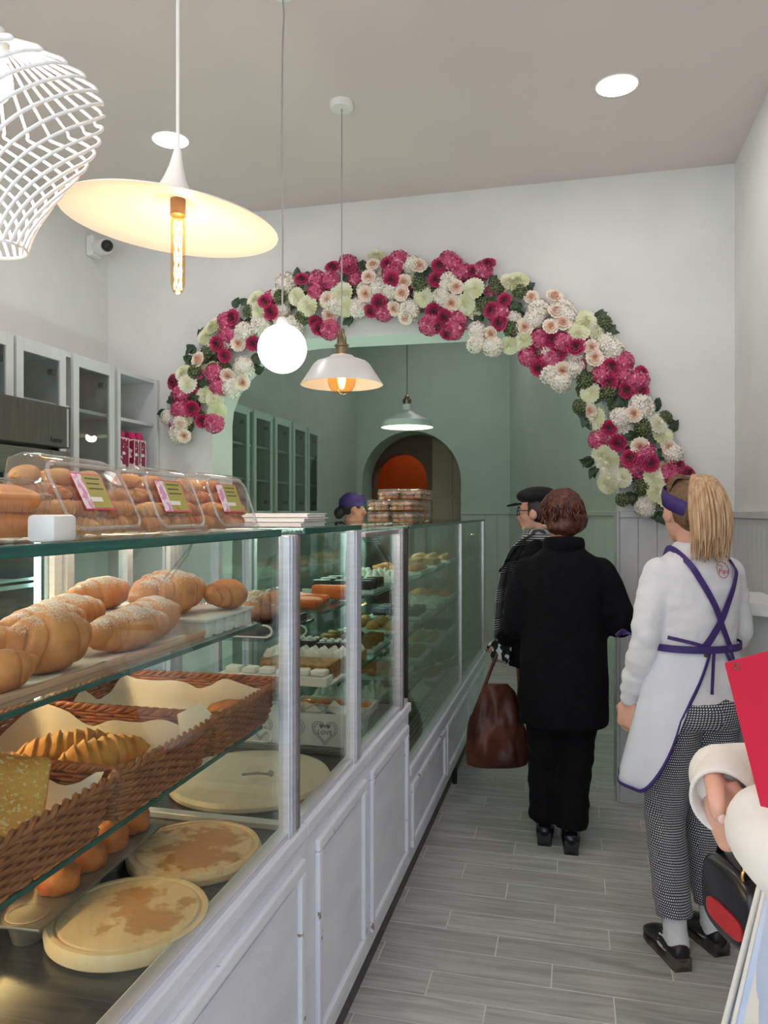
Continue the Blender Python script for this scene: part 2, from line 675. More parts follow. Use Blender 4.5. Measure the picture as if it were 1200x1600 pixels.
def case(label, y0, y1, panels, ztop_panel, floor_z, posts, glass_y, top_y, shelves, zt=1.475, glassmat=GLASS, feet=False, postm=ALU, topmat=None, back=True, floormat=None, led=False):
    t = T('display_case', label, 'display case', (0, 0, 0), 0, 'glass display cases')
    MB().box(XF - .03, XF, y0, y1, .09, ztop_panel, .003).build('front_panel', PANELW, t)
    MB().box(XF - .035, XF + .012, y0, y1, ztop_panel - .03, ztop_panel + .004, .004).build('top_rail', PANELW, t)
    for p in panels:
        panel_moulding(t, p[0], p[1], .15, ztop_panel - .075)
    MB().box(XK, XF - .018, y0, y1, 0, .09).build('plinth', DARKTOE, t)
    MB().box(XK, XK + .02, y0, y1, .09, floor_z).build('back_panel', CABW, t)
    MB().box(XK, XF - .03, y0, y0 + .018, .09, floor_z - .02).build('side_panel', CABW, t)
    MB().box(XK, XF - .03, y1 - .018, y1, .09, floor_z - .02).build('side_panel', CABW, t)
    MB().box(XK, XF - .03, y0, y1, floor_z - .02, floor_z).build('deck', floormat or M('dark_case_deck', (68, 66, 66), 0.22, 0.3, col2=(58, 57, 58), scale=5), t)
    MB().box(XF - .036, XF - .002, y0, y1, ztop_panel, ztop_panel + .02, .003).build('glass_channel', ALU, t)
    for (a, b, wd) in posts:
        MB().box(XF - .027, XF + .002, a, b, ztop_panel, zt, .004).box(XF + .001, XF + .006, a + .008, a + .016, ztop_panel + .01, zt - .002).box(XF + .001, XF + .006, b - .016, b - .008, ztop_panel + .01, zt - .002).build('post', wd, t)
    for a, b in glass_y:
        MB().box(XF - .02, XF - .014, a, b, ztop_panel + .008, zt).build('front_glass', glassmat, t)
    for a, b in top_y:
        MB().box(XK, XF - .004, a, b, zt, zt + .014).build('top_glass', topmat or GLASS, t)
        MB().box(XF - .004, XF + .004, a, b, zt - .001, zt + .0155, .002).build('top_glass_edge', GEDGE, t)
    for (a, b, z, xf) in shelves:
        sh = MB().box(XK + .05, xf - .003, a, b, z - .008, z).build('shelf', GLASS, t)
        MB().box(xf - .003, xf, a, b, z - .0085, z + .0003).build('shelf_edge', GEDGE, sh)
    if back:
        for yy in (y0 + .01, (y0 + y1) / 2, y1 - .04):
            MB().box(XK, XK + .03, yy, yy + .03, floor_z, zt).build('rear_post', ALU, t)
        MB().box(XK + .01, XK + .014, y0 + .04, y1 - .04, floor_z, zt).build('rear_glass', GLASS, t)
    if feet:
        for yy in (y0 + .12, y1 - .12):
            MB().lathe([(.018, 0), (.018, .09)], 10, (XF - .03, yy, 0), cap=True).build('foot', BLACKP, t)
    return t


DECKG = M('pale_grey_case_deck', (128, 136, 134), 0.3, 0.2, col2=(118, 126, 124), scale=5)
c1 = case('long white panelled bakery counter with glass front nearest the viewer', .35, 1.80, [(.45, 1.785)], .755, .745,
          [(1.700, 1.742, ALU), (1.745, 1.762, ALUP)], [(.36, 1.700), (1.762, 1.80)], [(.36, 1.645)], [(.4, 1.78, 1.256, -.75), (.4, 1.78, 1.0, -.75)])
MB().box(XK + .03, XF - .03, 1.772, 1.80, .745, .762, .003).build('deck_trim', ALU, c1)
added_warm_led = glow('added_warm_case_led', (255, 208, 140), 62)  # glowing strips added in this case to brighten the bread, hidden from view
MB().box(XK + .06, XK + .075, .40, 1.74, 1.462, 1.470).build('led_strip', glow('added_soft_case_led', (255, 222, 190), 46), c1)
MB().box(XK + .07, XK + .085, .40, 1.76, 1.236, 1.246).build('led_strip', added_warm_led, c1)
MB().box(XK + .14, XK + .155, .40, 1.76, .978, .988).build('led_strip', added_warm_led, c1)
c2 = case('narrow glass counter section with big pale board and wrapped loaves', 1.803, 2.40, [(1.888, 2.362)], .755, .735,
          [(2.255, 2.296, ALU), (2.298, 2.312, ALU)], [(1.803, 2.255), (2.312, 2.40)], [(1.805, 2.33)], [(1.86, 2.26, 1.20, -.78)])
MB().box(XK + .06, XK + .07, 1.84, 2.38, 1.462, 1.470).build('led_strip', glow('added_soft_case_led', (255, 222, 190), 46), c2)  # same added glow as in the nearest case
c3 = case('glass cake counter section with bright top light and chocolate cakes', 2.403, 3.05, [(2.433, 3.005)], .755, .745,
          [(2.90, 2.945, ALUP)], [(2.403, 2.90)], [], [(2.42, 2.92, 1.20, -.80), (2.41, 2.92, .965, -.75)], zt=1.462, floormat=DECKG)
MB().box(XK, XF, 2.405, 2.95, 1.462, 1.476).build('top_glass', GLASS, c3)
MB().box(XF - .05, XF - .005, 2.405, 2.95, 1.446, 1.463, .003).build('top_frame', ALUP, c3)
ledm = glow('white_led_strip', (255, 250, 240), 26)
MB().box(XF - .075, XF - .055, 2.42, 2.90, 1.448, 1.458).build('led_strip', ledm, c3)
# far pastry cabinet, deeper window, runs through the arch
y0, y1 = 3.056, 5.80
c4 = case('long low-panelled pastry cabinet running through the flower arch', y0, y1,
          [(3.09, 3.93), (3.98, 4.86), (4.91, 5.77)], .485, .475, [], [(3.06, 4.62), (4.63, 5.79)], [], [(3.1, 5.75, 1.18, -.80), (3.1, 5.75, .93, -.78), (3.1, 5.75, .70, -.74)],
          zt=1.462, glassmat=GLASSG, floormat=DECKG)
MB().lathe([(.014, 0), (.014, .09)], 10, (XF + .0, 4.30, 0), cap=True).build('foot', BLACKP, c4)
MB().box(XK, XF, y0, y1, 1.462, 1.474).build('top_glass', GLASSG, c4)
MB().box(XF - .004, XF + .001, y0, y1, 1.461, 1.475).build('top_glass_edge', GEDGE, c4)
for yy in (3.06, 4.615, 5.785):
    MB().box(XF - .024, XF - .006, yy, yy + .012, .485, 1.465).build('glass_joint', ALUP if yy > 3.1 else BLACKP, c4)
MB().box(XK, XF - .014, y1 - .008, y1 - .002, .48, 1.462).build('end_glass', GLASSG, c4)
MB().box(XK, XF - .02, 3.058, 3.062, .76, 1.46).build('end_glass', GLASS, c4)
for k in range(5):
    MB().box(XF - .05 - k * .022, XF - .04 - k * .022, y0 + .02, y1 - .02, .476, .482).build('vent_slat', ALU, c4)
MB().box(XK + .1, XK + .14, 3.1, 5.75, 1.445, 1.458).build('led_strip', glow('cool_cabinet_led', (225, 255, 240), 45), c4)

# ================================================================== LEFT WALL FURNITURE
def wall_cab(label, y0, y1, z0, z1, doors, opens, mat, shelfz):
    t = T('wall_cabinet', label, 'cabinet', (0, 0, 0), 0)
    xf, xb = -2.46, XL + .002
    MB().box(xb, xb + .012, y0, y1, z0, z1).build('back_board', M('cabinet_back_grey', (206, 204, 200), .6, col2=(200, 198, 194), scale=4), t)
    MB().box(xb, xf - .02, y0, y1, z1 - .022, z1).build('top_board', mat, t)
    MB().box(xb, xf - .02, y0, y1, z0, z0 + .022).build('bottom_board', mat, t)
    ys = sorted(set([y0, y1 - .018] + [d[0] - .03 for d in doors] + [o[0] - .02 for o in opens]))
    for yy in ys:
        MB().box(xb, xf - .02, yy, yy + .018, z0, z1).build('side_board', mat, t)
    for z in shelfz:
        MB().box(xb + .012, xf - .03, y0 + .02, y1 - .02, z, z + .018).build('shelf', mat, t)
    for a, b in doors:
        d = MB().box(xf - .02, xf, a - .045, a, z0, z1, .002).box(xf - .02, xf, b, b + .045, z0, z1, .002).box(xf - .02, xf, a, b, z1 - .06, z1, .002).box(xf - .02, xf, a, b, z0, z0 + .06, .002).build('door', mat, t)
        MB().box(xf - .012, xf - .008, a, b, z0 + .06, z1 - .06).build('pane', GLASSE, d)
        for zz in (z0 + .12, z1 - .13):
            MB().box(xf - .055, xf - .02, b - .03, b + .005, zz, zz + .03, .004).build('hinge', STEEL, d)
        MB().lathe([(0.001, 0), (.008, .001), (.009, .012), (.012, .016), (.001, .02)], 10, (0, 0, 0), Matrix.Translation((xf, a - .02, z0 + .03)) @ Matrix.Rotation(PI / 2, 4, 'Y')).build('knob', STEEL, d, True)
    for a, b in opens:
        MB().box(xf - .02, xf, a - .025, a, z0, z1).box(xf - .02, xf, b, b + .02, z0, z1).build('face_frame', mat, t)
    return t


wall_cab('white wall cabinet with two glass doors and open gift bag shelf', 2.62, 4.236, 1.46, 2.335, [(2.66, 2.93), (3.04, 3.30), (3.45, 3.72)], [(3.82, 4.205)], CABW, [1.76, 2.05])
wall_cab('mint wall cabinet with six narrow glass doors beyond the arch', 4.56, 7.30, 1.48, 2.345, [(4.62, 4.98), (5.22, 5.54), (5.72, 6.02), (6.17, 6.46), (6.60, 6.88), (7.00, 7.24)], [], CABM, [1.78, 2.05])
# things standing in the mint cabinet
jarm = M('dark_jar_glaze', (58, 50, 48), 0.35, col2=(84, 72, 66), scale=7)
jar0 = MB().lathe([(0.001, 0), (.045, .002), (.05, .03), (.046, .12), (.035, .14), (.038, .16), (.001, .165)], 12).mesh('jar', jarm, 40)
for i, (y, z, sc) in enumerate([(4.75, 1.502, 1), (4.88, 1.8, .8), (5.8, 1.502, 1.05), (5.92, 1.502, .95), (5.83, 1.8, 1), (6.28, 1.8, 1), (6.35, 1.502, .9), (6.72, 2.07, .9), (7.08, 1.502, 1), (7.15, 1.8, .9)]):
    tag(put('storage_jar', jar0, None, (-2.62, y, z), None, sc), 'dark storage jar behind the mint cabinet glass', 'jar', 'dark jars in the mint wall cabinet')

# steel upright fridge
fx0, fx1, fy0, fy1 = XL + .02, -2.2, 2.05, 3.02
fr = T('upright_fridge', 'grey steel upright drinks fridge with lit glass door', 'fridge', (0, 0, 0))
MB().box(fx0, fx0 + .04, fy0, fy1, .1, 2.0).box(fx0, fx1 - .06, fy0, fy0 + .05, .1, 2.0).box(fx0, fx1 - .06, fy1 - .05, fy1, .1, 2.0).box(fx0, fx1 - .06, fy0, fy1, 1.80, 2.0).box(fx0, fx1 - .06, fy0, fy1, .1, .28).build('body', DKSTEEL, fr)
MB().box(fx0 + .04, fx0 + .045, fy0 + .05, fy1 - .05, .28, 1.8).build('inner_lining', M('fridge_lining', (150, 168, 172), .35, col2=(140, 158, 162), scale=3), fr)
MB().box(fx1 - .06, fx1 + .004, fy0, fy1, 1.815, 2.0, .006).build('header', DKSTEEL, fr)
MB().box(fx1, fx1 + .006, fy1 - .03, fy1 - .02, 1.82, 1.99).build('header_trim', ALU, fr)
d = MB().box(fx1 - .05, fx1, fy0, fy0 + .09, .12, 1.80, .006).box(fx1 - .05, fx1, fy1 - .115, fy1, .12, 1.80, .006).box(fx1 - .05, fx1, fy0 + .09, fy1 - .115, 1.69, 1.80, .006).box(fx1 - .05, fx1, fy0 + .09, fy1 - .115, .12, .24, .006).build('door', STEEL, fr)
MB().box(fx1 - .03, fx1 - .024, fy0 + .09, fy1 - .115, .24, 1.69).build('pane', GLASS, d)
MB().box(fx1 + .02, fx1 + .036, fy1 - .075, fy1 - .055, .9, 1.32, .006).box(fx1, fx1 + .03, fy1 - .072, fy1 - .058, .92, .94).box(fx1, fx1 + .03, fy1 - .072, fy1 - .058, 1.28, 1.30).build('handle', STEEL, d)
MB().box(fx1 - .075, fx1 - .06, fy1 - .145, fy1 - .12, .26, 1.68).build('led_strip', glow('fridge_led', (225, 248, 255), 14), fr)
text_mesh('foster', .034, BLACKP, fr, (fx1 + .0055, fy1 - .10, 1.845), (PI / 2, 0, PI / 2))
for z in (.62, .93, 1.235, 1.52):
    MB().box(fx0 + .05, fx1 - .08, fy0 + .06, fy1 - .125, z - .012, z).box(fx1 - .09, fx1 - .08, fy0 + .06, fy1 - .125, z - .03, z + .012).build('shelf', M('pale_fridge_shelf', (205, 222, 224), .3, col2=(196, 214, 216), scale=4), fr)
botm = {'orange': (M('orange_soda', (222, 150, 30), .12, col2=(232, 170, 40), scale=5, coat=.5), M('soda_label', (214, 92, 30), .4, col2=(240, 236, 228), scale=30, mix=(.55, .6))),
        'green': (M('green_bottle_glass', (22, 84, 48), .1, col2=(30, 104, 58), scale=5, coat=.5), M('green_label', (190, 196, 190), .5, col2=(40, 110, 70), scale=24, mix=(.5, .6)))}
bprof = [(.001, 0), (.03, 0), (.033, .008), (.033, .06), (.029, .08), (.033, .10), (.033, .15), (.024, .19), (.013, .22), (.012, .245), (.001, .246)]
for kind, z, ys, grp in (('orange', 1.235, [2.20, 2.29, 2.38, 2.47, 2.56, 2.65], 'orange soda bottles in the fridge'), ('green', .93, [2.24, 2.33, 2.42, 2.51, 2.60], 'green bottles in the fridge')):
    bm_ = MB().lathe(bprof, 14).mesh('bottle_body', botm[kind][0], 50)
    lb_ = MB().lathe([(.0336, .092), (.0342, .093), (.0342, .142), (.0336, .143)], 14).mesh('bottle_label', botm[kind][1], 50)
    cp_ = MB().lathe([(.0145, .235), (.0145, .252), (.001, .253)], 12).mesh('bottle_cap', WHITEP if kind == 'orange' else M('dark_green_cap', (20, 60, 40), .4), 50)
    for y in ys:
        t = T('soda_bottle', ('orange soda bottle on the middle fridge shelf' if kind == 'orange' else 'green glass bottle on the lower fridge shelf'), 'bottle', (fx1 - .13, y, z), .4, grp)
        for nm, me in (('bottle_body', bm_), ('bottle_label', lb_), ('bottle_cap', cp_)):
            put(nm, me, t)

# gift bags on the open shelf
def bag_mat():
    m = M('magenta_floral_print', (150, 26, 74), .5, col2=(244, 236, 238), scale=30, detail=1, mix=(.50, .53))
    return m


for i, (y, wd, rz) in enumerate(((3.885, .10, .0), (4.01, .055, .06), (4.085, .055, -.03))):
    lab = ['wide magenta patterned gift bag on the open shelf', 'narrow magenta patterned gift bag in the middle of three', 'narrow magenta patterned gift bag nearest the arch wall'][i]
    t = T('gift_bag', lab, 'gift bag', (-2.53, y, 1.778), rz, 'patterned gift bags')
    MB().box(-.05, .05, -wd / 2, wd / 2, 0, .175, .002).build('bag_body', bag_mat(), t)
    MB().box(.0495, .0515, -wd / 2, -wd / 2 + .004, 0, .175).box(.0495, .0515, wd / 2 - .004, wd / 2, 0, .175).box(.0495, .0515, -wd / 2, wd / 2, .17, .175).build('bag_border', CREAMP, t)
    pk = M('pink_tissue', (214, 40, 110), .7, col2=(190, 26, 90), scale=20)
    MB().add([(-.03, -wd / 3, .17), (.04, -wd / 3, .17), (.04, wd / 3, .17), (-.03, wd / 3, .17), (-.01, -wd / 6, .222), (.02, wd / 5, .205), (.035, wd / 8, .218)], [(0, 1, 4), (1, 6, 4), (1, 2, 6), (2, 5, 6), (2, 3, 5), (3, 0, 4), (3, 4, 5), (4, 6, 5)]).build('tissue_paper', pk, t)

# back counter under the wall cabinets
bc = T('back_counter', 'low pale drawer counter along the left wall behind the cases', 'counter', (0, 0, 0))
MB().box(XL + .005, -2.36, 3.06, 4.2, .08, .88).build('carcass', CABW, bc)
MB().box(XL + .005, -2.33, 3.05, 4.21, .88, .91, .004).build('worktop', M('pale_worktop', (214, 208, 200), .35, col2=(204, 198, 190), scale=14), bc)
for k in range(2):
    for j in range(3):
        f_ = MB().box(-2.36, -2.342, 3.08 + k * .56, 3.62 + k * .56, .10 + j * .26, .345 + j * .26, .003).build('drawer', CABW, bc)
        MB().box(-2.342, -2.325, 3.25 + k * .56, 3.45 + k * .56, .27 + j * .26, .282 + j * .26, .003).build('handle', STEEL, f_)
PINK = M('dusty_pink_lacquer', (170, 96, 118), .35, col2=(160, 88, 110), scale=3)
t = T('pink_door_panel', 'dusty pink tall panel on the wall right of the fridge', 'panel', (0, 0, 0))
MB().box(XL + .003, XL + .03, 3.22, 3.80, .915, 1.44, .003).build('panel', PINK, t)
MB().box(XL + .03, XL + .045, 3.70, 3.715, 1.0, 1.34, .004).build('handle', PINK, t)

# hooks and wall mounts past the mint cabinet
for z, nm in ((2.02, 'upper'), (1.80, 'lower')):
    t = T('wall_hook', nm + ' steel coat hook on the mint wall past the cabinets', 'hook', (XL, 7.62, z))
    MB().box(0, .008, -.05, .05, -.02, .02, .003).build('plate', STEEL, t)
    MB().tube([(.004, 0, 0), (.06, 0, -.01), (.075, 0, .02)], .006, 8).build('hook', STEEL, t)
t = T('key_holder', 'small black bracket hanging on the mint wall below the hooks', 'bracket', (XL, 7.5, 1.60))
MB().box(.002, .03, -.03, .03, 0, .14, .004).box(.002, .06, 0, .09, 0, .05, .004).build('bracket', BLACKP, t)

# half-round bar shelf on the right wall
t = T('bar_counter', 'white half-round bar counter on the right wall behind the worker', 'counter', (XR - .026, 3.30, 0))
def half(r, z0, z1, n=20):
    return MB().prism([(-r * math.sin(k / n * PI), -r * 1.25 * math.cos(k / n * PI)) for k in range(n + 1)], 'z', z0, z1)
half(.20, 1.145, 1.19).build('counter_top', WHITEP, t, 30)
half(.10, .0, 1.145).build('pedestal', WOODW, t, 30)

# wall camera
cm = T('security_camera', 'small white security camera with black lens near the ceiling corner', 'camera', (XL, 4.06, 3.12))
MB().box(.001, .05, -.045, .045, -.06, .06, .008).build('mount', WHITEP, cm)
MB().tube([(.04, -.0, 0), (.09, -.02, -.012), (.14, -.05, -.02)], [.04, .05, .045], 16).build('housing', WHITEP, cm, 50)
MB().ball((.155, -.06, -.022), .034, 14, 10).build('lens', BLACKP, cm, 'all')
# downlights (the visible pair, then unseen ones added to brighten cases and mint room)
dl = [(.176, 3.34, ZC, 'round recessed ceiling light at the right above the aisle'), (-1.87, 3.32, ZC, 'round recessed ceiling light at the left behind the saucer pendant'),
      (.176, 1.2, ZC, 'added unseen ceiling light above the aisle near the shop window'), (-1.87, 1.2, ZC, 'added unseen ceiling light above the counter near the shop window'),
      (-.9, 6.4, 4.1, 'added unseen ceiling light in the front half of the mint room'), (-1.5, 8.6, 4.1, 'added unseen ceiling light in the back half of the mint room')]
for i, (x, y, z, lab) in enumerate(dl):
    t = T('downlight', lab, 'ceiling light', (x, y, z), 0, 'recessed ceiling lights')
    MB().lathe([(.090, 0), (.090, -.003), (.084, -.004), (.082, -.002)], 32).build('rim', WHITEP, t, 40)
    MB().lathe([(.001, -.005), (.082, -.005)], 32).build('diffuser', glow('downlight_glow', (255, 255, 255), 12), t)
    la = bpy.data.lights.new('downlight_lamp', 'AREA')
    la.shape = 'DISK'
    la.size = .14
    la.energy = 5.5 if i < 4 else 9.5
    la.color = (1, .95, .94)
    lo = bpy.data.objects.new('downlight_lamp', la)
    COL.objects.link(lo)
    lo.parent = t
    lo.location = (0, 0, -.012)
# ================================================================== PENDANT LAMPS
LWHITE = M('white_lamp_enamel', (236, 232, 228), .35, col2=(230, 226, 222), scale=5)
CORDW = M('white_cord', (232, 228, 226), .5, col2=(224, 220, 218), scale=9)
CORDT = M('pale_steel_cord', (176, 174, 172), .35, .4, col2=(160, 158, 156), scale=9)
BRASS = M('aged_brass', (150, 132, 104), .35, .85, col2=(124, 106, 82), scale=12)
AMBERG = clear('amber_bulb_glass', (255, 226, 178), 1.2)


def plight(parent, loc, e, col, r=.03):
    la = bpy.data.lights.new('bulb_light', 'POINT')
    la.energy = e
    la.color = col
    la.shadow_soft_size = r
    o = bpy.data.objects.new('bulb_light', la)
    COL.objects.link(o)
    o.parent = parent
    o.location = loc
    return o


def canopy(t, zc, z, r=.045):
    MB().lathe([(.001, -.028), (r * .9, -.028), (r, -.02), (r, 0)], 24, (0, 0, zc - z)).build('ceiling_rose', WHITEP, t, 40)


# wire cage lamp, upper left
zc_ = 2.235
pc = P(-10, 165, 1.28)
t = T('cage_pendant', 'white twisted wire cage pendant lamp at the upper left', 'pendant lamp', (pc.x, pc.y, zc_))
Rg = .172
NW = 26
prof = [(.0, 1.0), (.015, 1.005), (.05, .97), (.09, .86), (.13, .70), (.17, .54), (.205, .42), (.235, .34), (.262, .30)]
wm_ = M('white_wire', (244, 242, 240), .4, col2=(238, 236, 234), scale=5)
w0 = [V((.012, 0, .085))]
w0 += [V((Rg * .93, 0, .008)), V((Rg * .975, 0, .003))]
for k, (dz, rf) in enumerate(prof):
    a = -(dz / .262) ** .85 * R(118)
    w0.append(V((Rg * rf * math.cos(a), Rg * rf * math.sin(a), -.004 - dz)))
pts = [w0[0]] + catmull(w0[1:], 5)
wme = MB().tube(pts, .0029, 6).mesh('wire', wm_, 'all')
for k in range(NW):
    put('wire', wme, t, (0, 0, 0), (0, 0, 2 * PI * k / NW))
MB().tube([(Rg * .30 * math.cos(2 * PI * k / 24), Rg * .30 * math.sin(2 * PI * k / 24), -.266) for k in range(25)], .0028, 6).build('bottom_ring', wm_, t, 'all')
MB().lathe([(.001, .1), (.018, .1), (.024, .075), (.02, .05), (.001, .05)], 16).build('lamp_holder', WHITEP, t, 50)
MB().ball((0, 0, .015), (.03, .03, .038), 16, 10).build('bulb', glow('white_bulb_glow', (255, 252, 246), 45), t, 'all')
MB().tube([(0, 0, .1), (0, 0, ZC - zc_)], .003, 8).build('cord', CORDW, t)
canopy(t, ZC, zc_)
plight(t, (0, 0, -.05), 6.5, (1, .82, .62))

# saucer pendant
pc = P(278, 345, 1.8)
zs_ = pc.z
t = T('saucer_pendant', 'wide white saucer pendant with cone neck and long glowing filament bulb', 'pendant lamp', (pc.x, pc.y, zs_))
tilt = Matrix.Rotation(YAW, 4, 'Z') @ Matrix.Rotation(R(5.5), 4, 'Y') @ Matrix.Rotation(R(1.5), 4, 'X')
apex = tilt @ V((0, 0, .172))
tilt = Matrix.Translation((-apex.x, -apex.y, 0)) @ tilt
sp = [(.006, .175), (.010, .16), (.016, .13), (.026, .10), (.040, .07), (.060, .048), (.10, .036), (.18, .018), (.246, -.002), (.250, -.006), (.246, -.006), (.18, .012), (.10, .030), (.058, .042), (.036, .066), (.022, .10)]
MB().lathe(sp, 56, mat=tilt).build('shade', LWHITE, t, 60)
MB().tube([(0, 0, .165), (0, 0, ZC - zs_)], .0042, 8).build('cord', CORDW, t)
MB().lathe([(.001, .05), (.018, .05), (.018, .012), (.001, .012)], 16).build('lamp_holder', BRASS, t, 50)
MB().lathe([(.014, .012), (.0165, -.01), (.0165, -.15), (.012, -.166), (.004, -.172), (.001, -.172)], 18).build('bulb', AMBERG, t, 60)
f_ = MB()
for k in range(4):
    a0 = k * PI / 2
    f_.tube([(.008 * math.cos(a0 + j * .5), .008 * math.sin(a0 + j * .5), .0 - j * .0115) for j in range(15)], .0016, 5)
f_.build('filament', glow('filament_glow', (255, 206, 130), 110), t)
plight(t, (0, 0, -.015), .85, (1, .56, .38), .02)
plight(t, (0, 0, -.18), 4.0, (1, .62, .44), .02)
canopy(t, ZC, zs_)

# globe pendant
pc = P(441, 545, 2.6)
t = T('globe_pendant', 'glowing white globe pendant on a long thin cord', 'pendant lamp', pc)
MB().ball((0, 0, 0), .083, 32, 20).build('globe', glow('opal_globe_glow', (255, 251, 246), 5.5), t, 'all')
MB().lathe([(.001, .105), (.014, .105), (.02, .095), (.022, .078)], 16).build('cap', WHITEP, t, 50)
cz = ZC - pc.z
MB().tube([(0, 0, .1), (.002, 0, .4), (-.002, 0, .7), (.001, 0, cz - .2), (.006, 0, cz - .1), (0, 0, cz)], .0032, 8).build('cord', CORDT, t)
canopy(t, ZC, pc.z)

# enamel barn pendant with amber bulb
pc = P(534, 600, 3.34)
t = T('enamel_pendant', 'white enamel barn pendant with large round amber filament bulb', 'pendant lamp', pc)
bp_ = [(.032, .125), (.05, .122), (.055, .115), (.11, .095), (.122, .085), (.178, .0), (.180, -.004), (.176, -.004), (.118, .08), (.106, .09), (.05, .108), (.032, .112)]
MB().lathe(bp_, 48).build('shade', M('chipped_white_enamel', (230, 226, 224), .35, col2=(226, 222, 219), scale=6, col3=(110, 96, 88), s3=40, m3=(.74, .76)), t, 35)
MB().lathe([(.02, .125), (.026, .128), (.026, .16), (.032, .162), (.032, .17), (.022, .172), (.02, .20), (.012, .215), (.012, .235), (.004, .24)], 20).build('lamp_holder', BRASS, t, 40)
MB().tube([(0, 0, .236), (0, 0, ZC - pc.z)], .003, 8).build('cord', CORDT, t)
canopy(t, ZC, pc.z, .052)
MB().ball((0, 0, .015), .062, 24, 16).build('bulb', AMBERG, t, 'all')
MB().lathe([(.015, .075), (.018, .04), (.015, .0), (.008, -.02), (.001, -.022)], 14).build('filament', glow('amber_filament_glow', (255, 190, 96), 22), t, 'all')
plight(t, (0, 0, .01), 2.6, (1, .60, .34), .02)

# mint room pendant
pc = P(636, 668, 5.56)
t = T('bell_pendant', 'pale bell shaped pendant hanging in the mint room', 'pendant lamp', pc)
MB().lathe([(.03, .17), (.034, .165), (.034, .125), (.05, .11), (.13, .068), (.166, .055), (.178, .045), (.190, .0), (.186, .0), (.172, .042), (.12, .062), (.04, .10), (.02, .16)], 44).build('shade', M('pale_mint_enamel', (214, 226, 218), .4, col2=(208, 221, 212), scale=5), t, 35)
MB().lathe([(.024, .165), (.026, .20), (.02, .205), (.018, .225), (.006, .235)], 18).build('lamp_holder', BRASS, t, 40)
MB().tube([(.026, 0, .16), (.03, 0, .20), (0, 0, .23), (-.03, 0, .20), (-.026, 0, .16)], .003, 6).build('bracket', BRASS, t)
MB().tube([(0, 0, .23), (0, 0, 4.1 - pc.z)], .0028, 8).build('cord', M('dark_cord', (84, 82, 78), .6, col2=(74, 72, 70), scale=9), t)
MB().ball((0, 0, .045), .04, 16, 12).build('bulb', glow('warm_bulb_glow', (255, 226, 160), 14), t, 'all')
plight(t, (0, 0, -.01), 5, (1, .85, .58), .04)
# warm lamp added to light the orange wall, out of sight round the corner
t = T('added_passage_lamp', 'small added lamp lighting the orange wall past the passage arch', 'lamp', (-2.4, 12.3, 3.0))
MB().ball((0, 0, 0), .06, 16, 10).build('bulb', glow('added_passage_bulb', (255, 214, 150), 4), t, 'all')
MB().tube([(0, 0, .05), (0, 0, 1.1)], .004, 6).build('cord', CORDW, t)
plight(t, (0, 0, -.1), 5, (1, .8, .55), .05)
# ================================================================== BAKERY GOODS
def crust(name, a, b, sugar=None, scale=16):
    m = M(name, a, .45, col2=b, scale=scale, detail=5, mix=(.35, .68), bump=.25, bscale=70, spec=.4)
    if sugar:
        nt = m.node_tree
        bs = nt.nodes['Principled BSDF']
        src = bs.inputs['Base Color'].links[0].from_socket
        ge = node(nt, 'ShaderNodeNewGeometry')
        sx = node(nt, 'ShaderNodeSeparateXYZ')
        nt.links.new(ge.outputs['Normal'], sx.inputs[0])
        nz = node(nt, 'ShaderNodeTexNoise')
        nz.inputs['Scale'].default_value = 45
        nz.inputs['Detail'].default_value = 5
        ad = node(nt, 'ShaderNodeMath', operation='MULTIPLY_ADD')
        nt.links.new(nz.outputs[0], ad.inputs[0])
        ad.inputs[1].default_value = 1.6
        nt.links.new(sx.outputs[2], ad.inputs[2])
        rp = node(nt, 'ShaderNodeValToRGB')
        rp.color_ramp.elements[0].position = sugar
        rp.color_ramp.elements[1].position = sugar + .22
        mr = node(nt, 'ShaderNodeMapRange')
        mr.inputs[2].default_value = 2.2
        nt.links.new(ad.outputs[0], mr.inputs[0])
        nt.links.new(mr.outputs[0], rp.inputs[0])
        mx = node(nt, 'ShaderNodeMixRGB')
        nt.links.new(rp.outputs[0], mx.inputs[0])
        nt.links.new(src, mx.inputs[1])
        mx.inputs[2].default_value = lin((244, 238, 232))
        nt.links.new(mx.outputs[0], bs.inputs['Base Color'])
    return m


CRUST = crust('golden_crust', (222, 142, 74), (168, 90, 40))
CRUSTS = crust('sugared_crust', (224, 148, 84), (176, 100, 48), .74)
CRUSTH = crust('heavily_sugared_crust', (226, 152, 90), (180, 106, 54), .64)
YELC = crust('yellow_glazed_crust', (240, 186, 88), (212, 136, 54))
PALEC = crust('pale_biscuit', (222, 168, 104), (196, 130, 66))
CREAMF = M('cream_filling', (244, 226, 196), .5, col2=(236, 210, 170), scale=20)


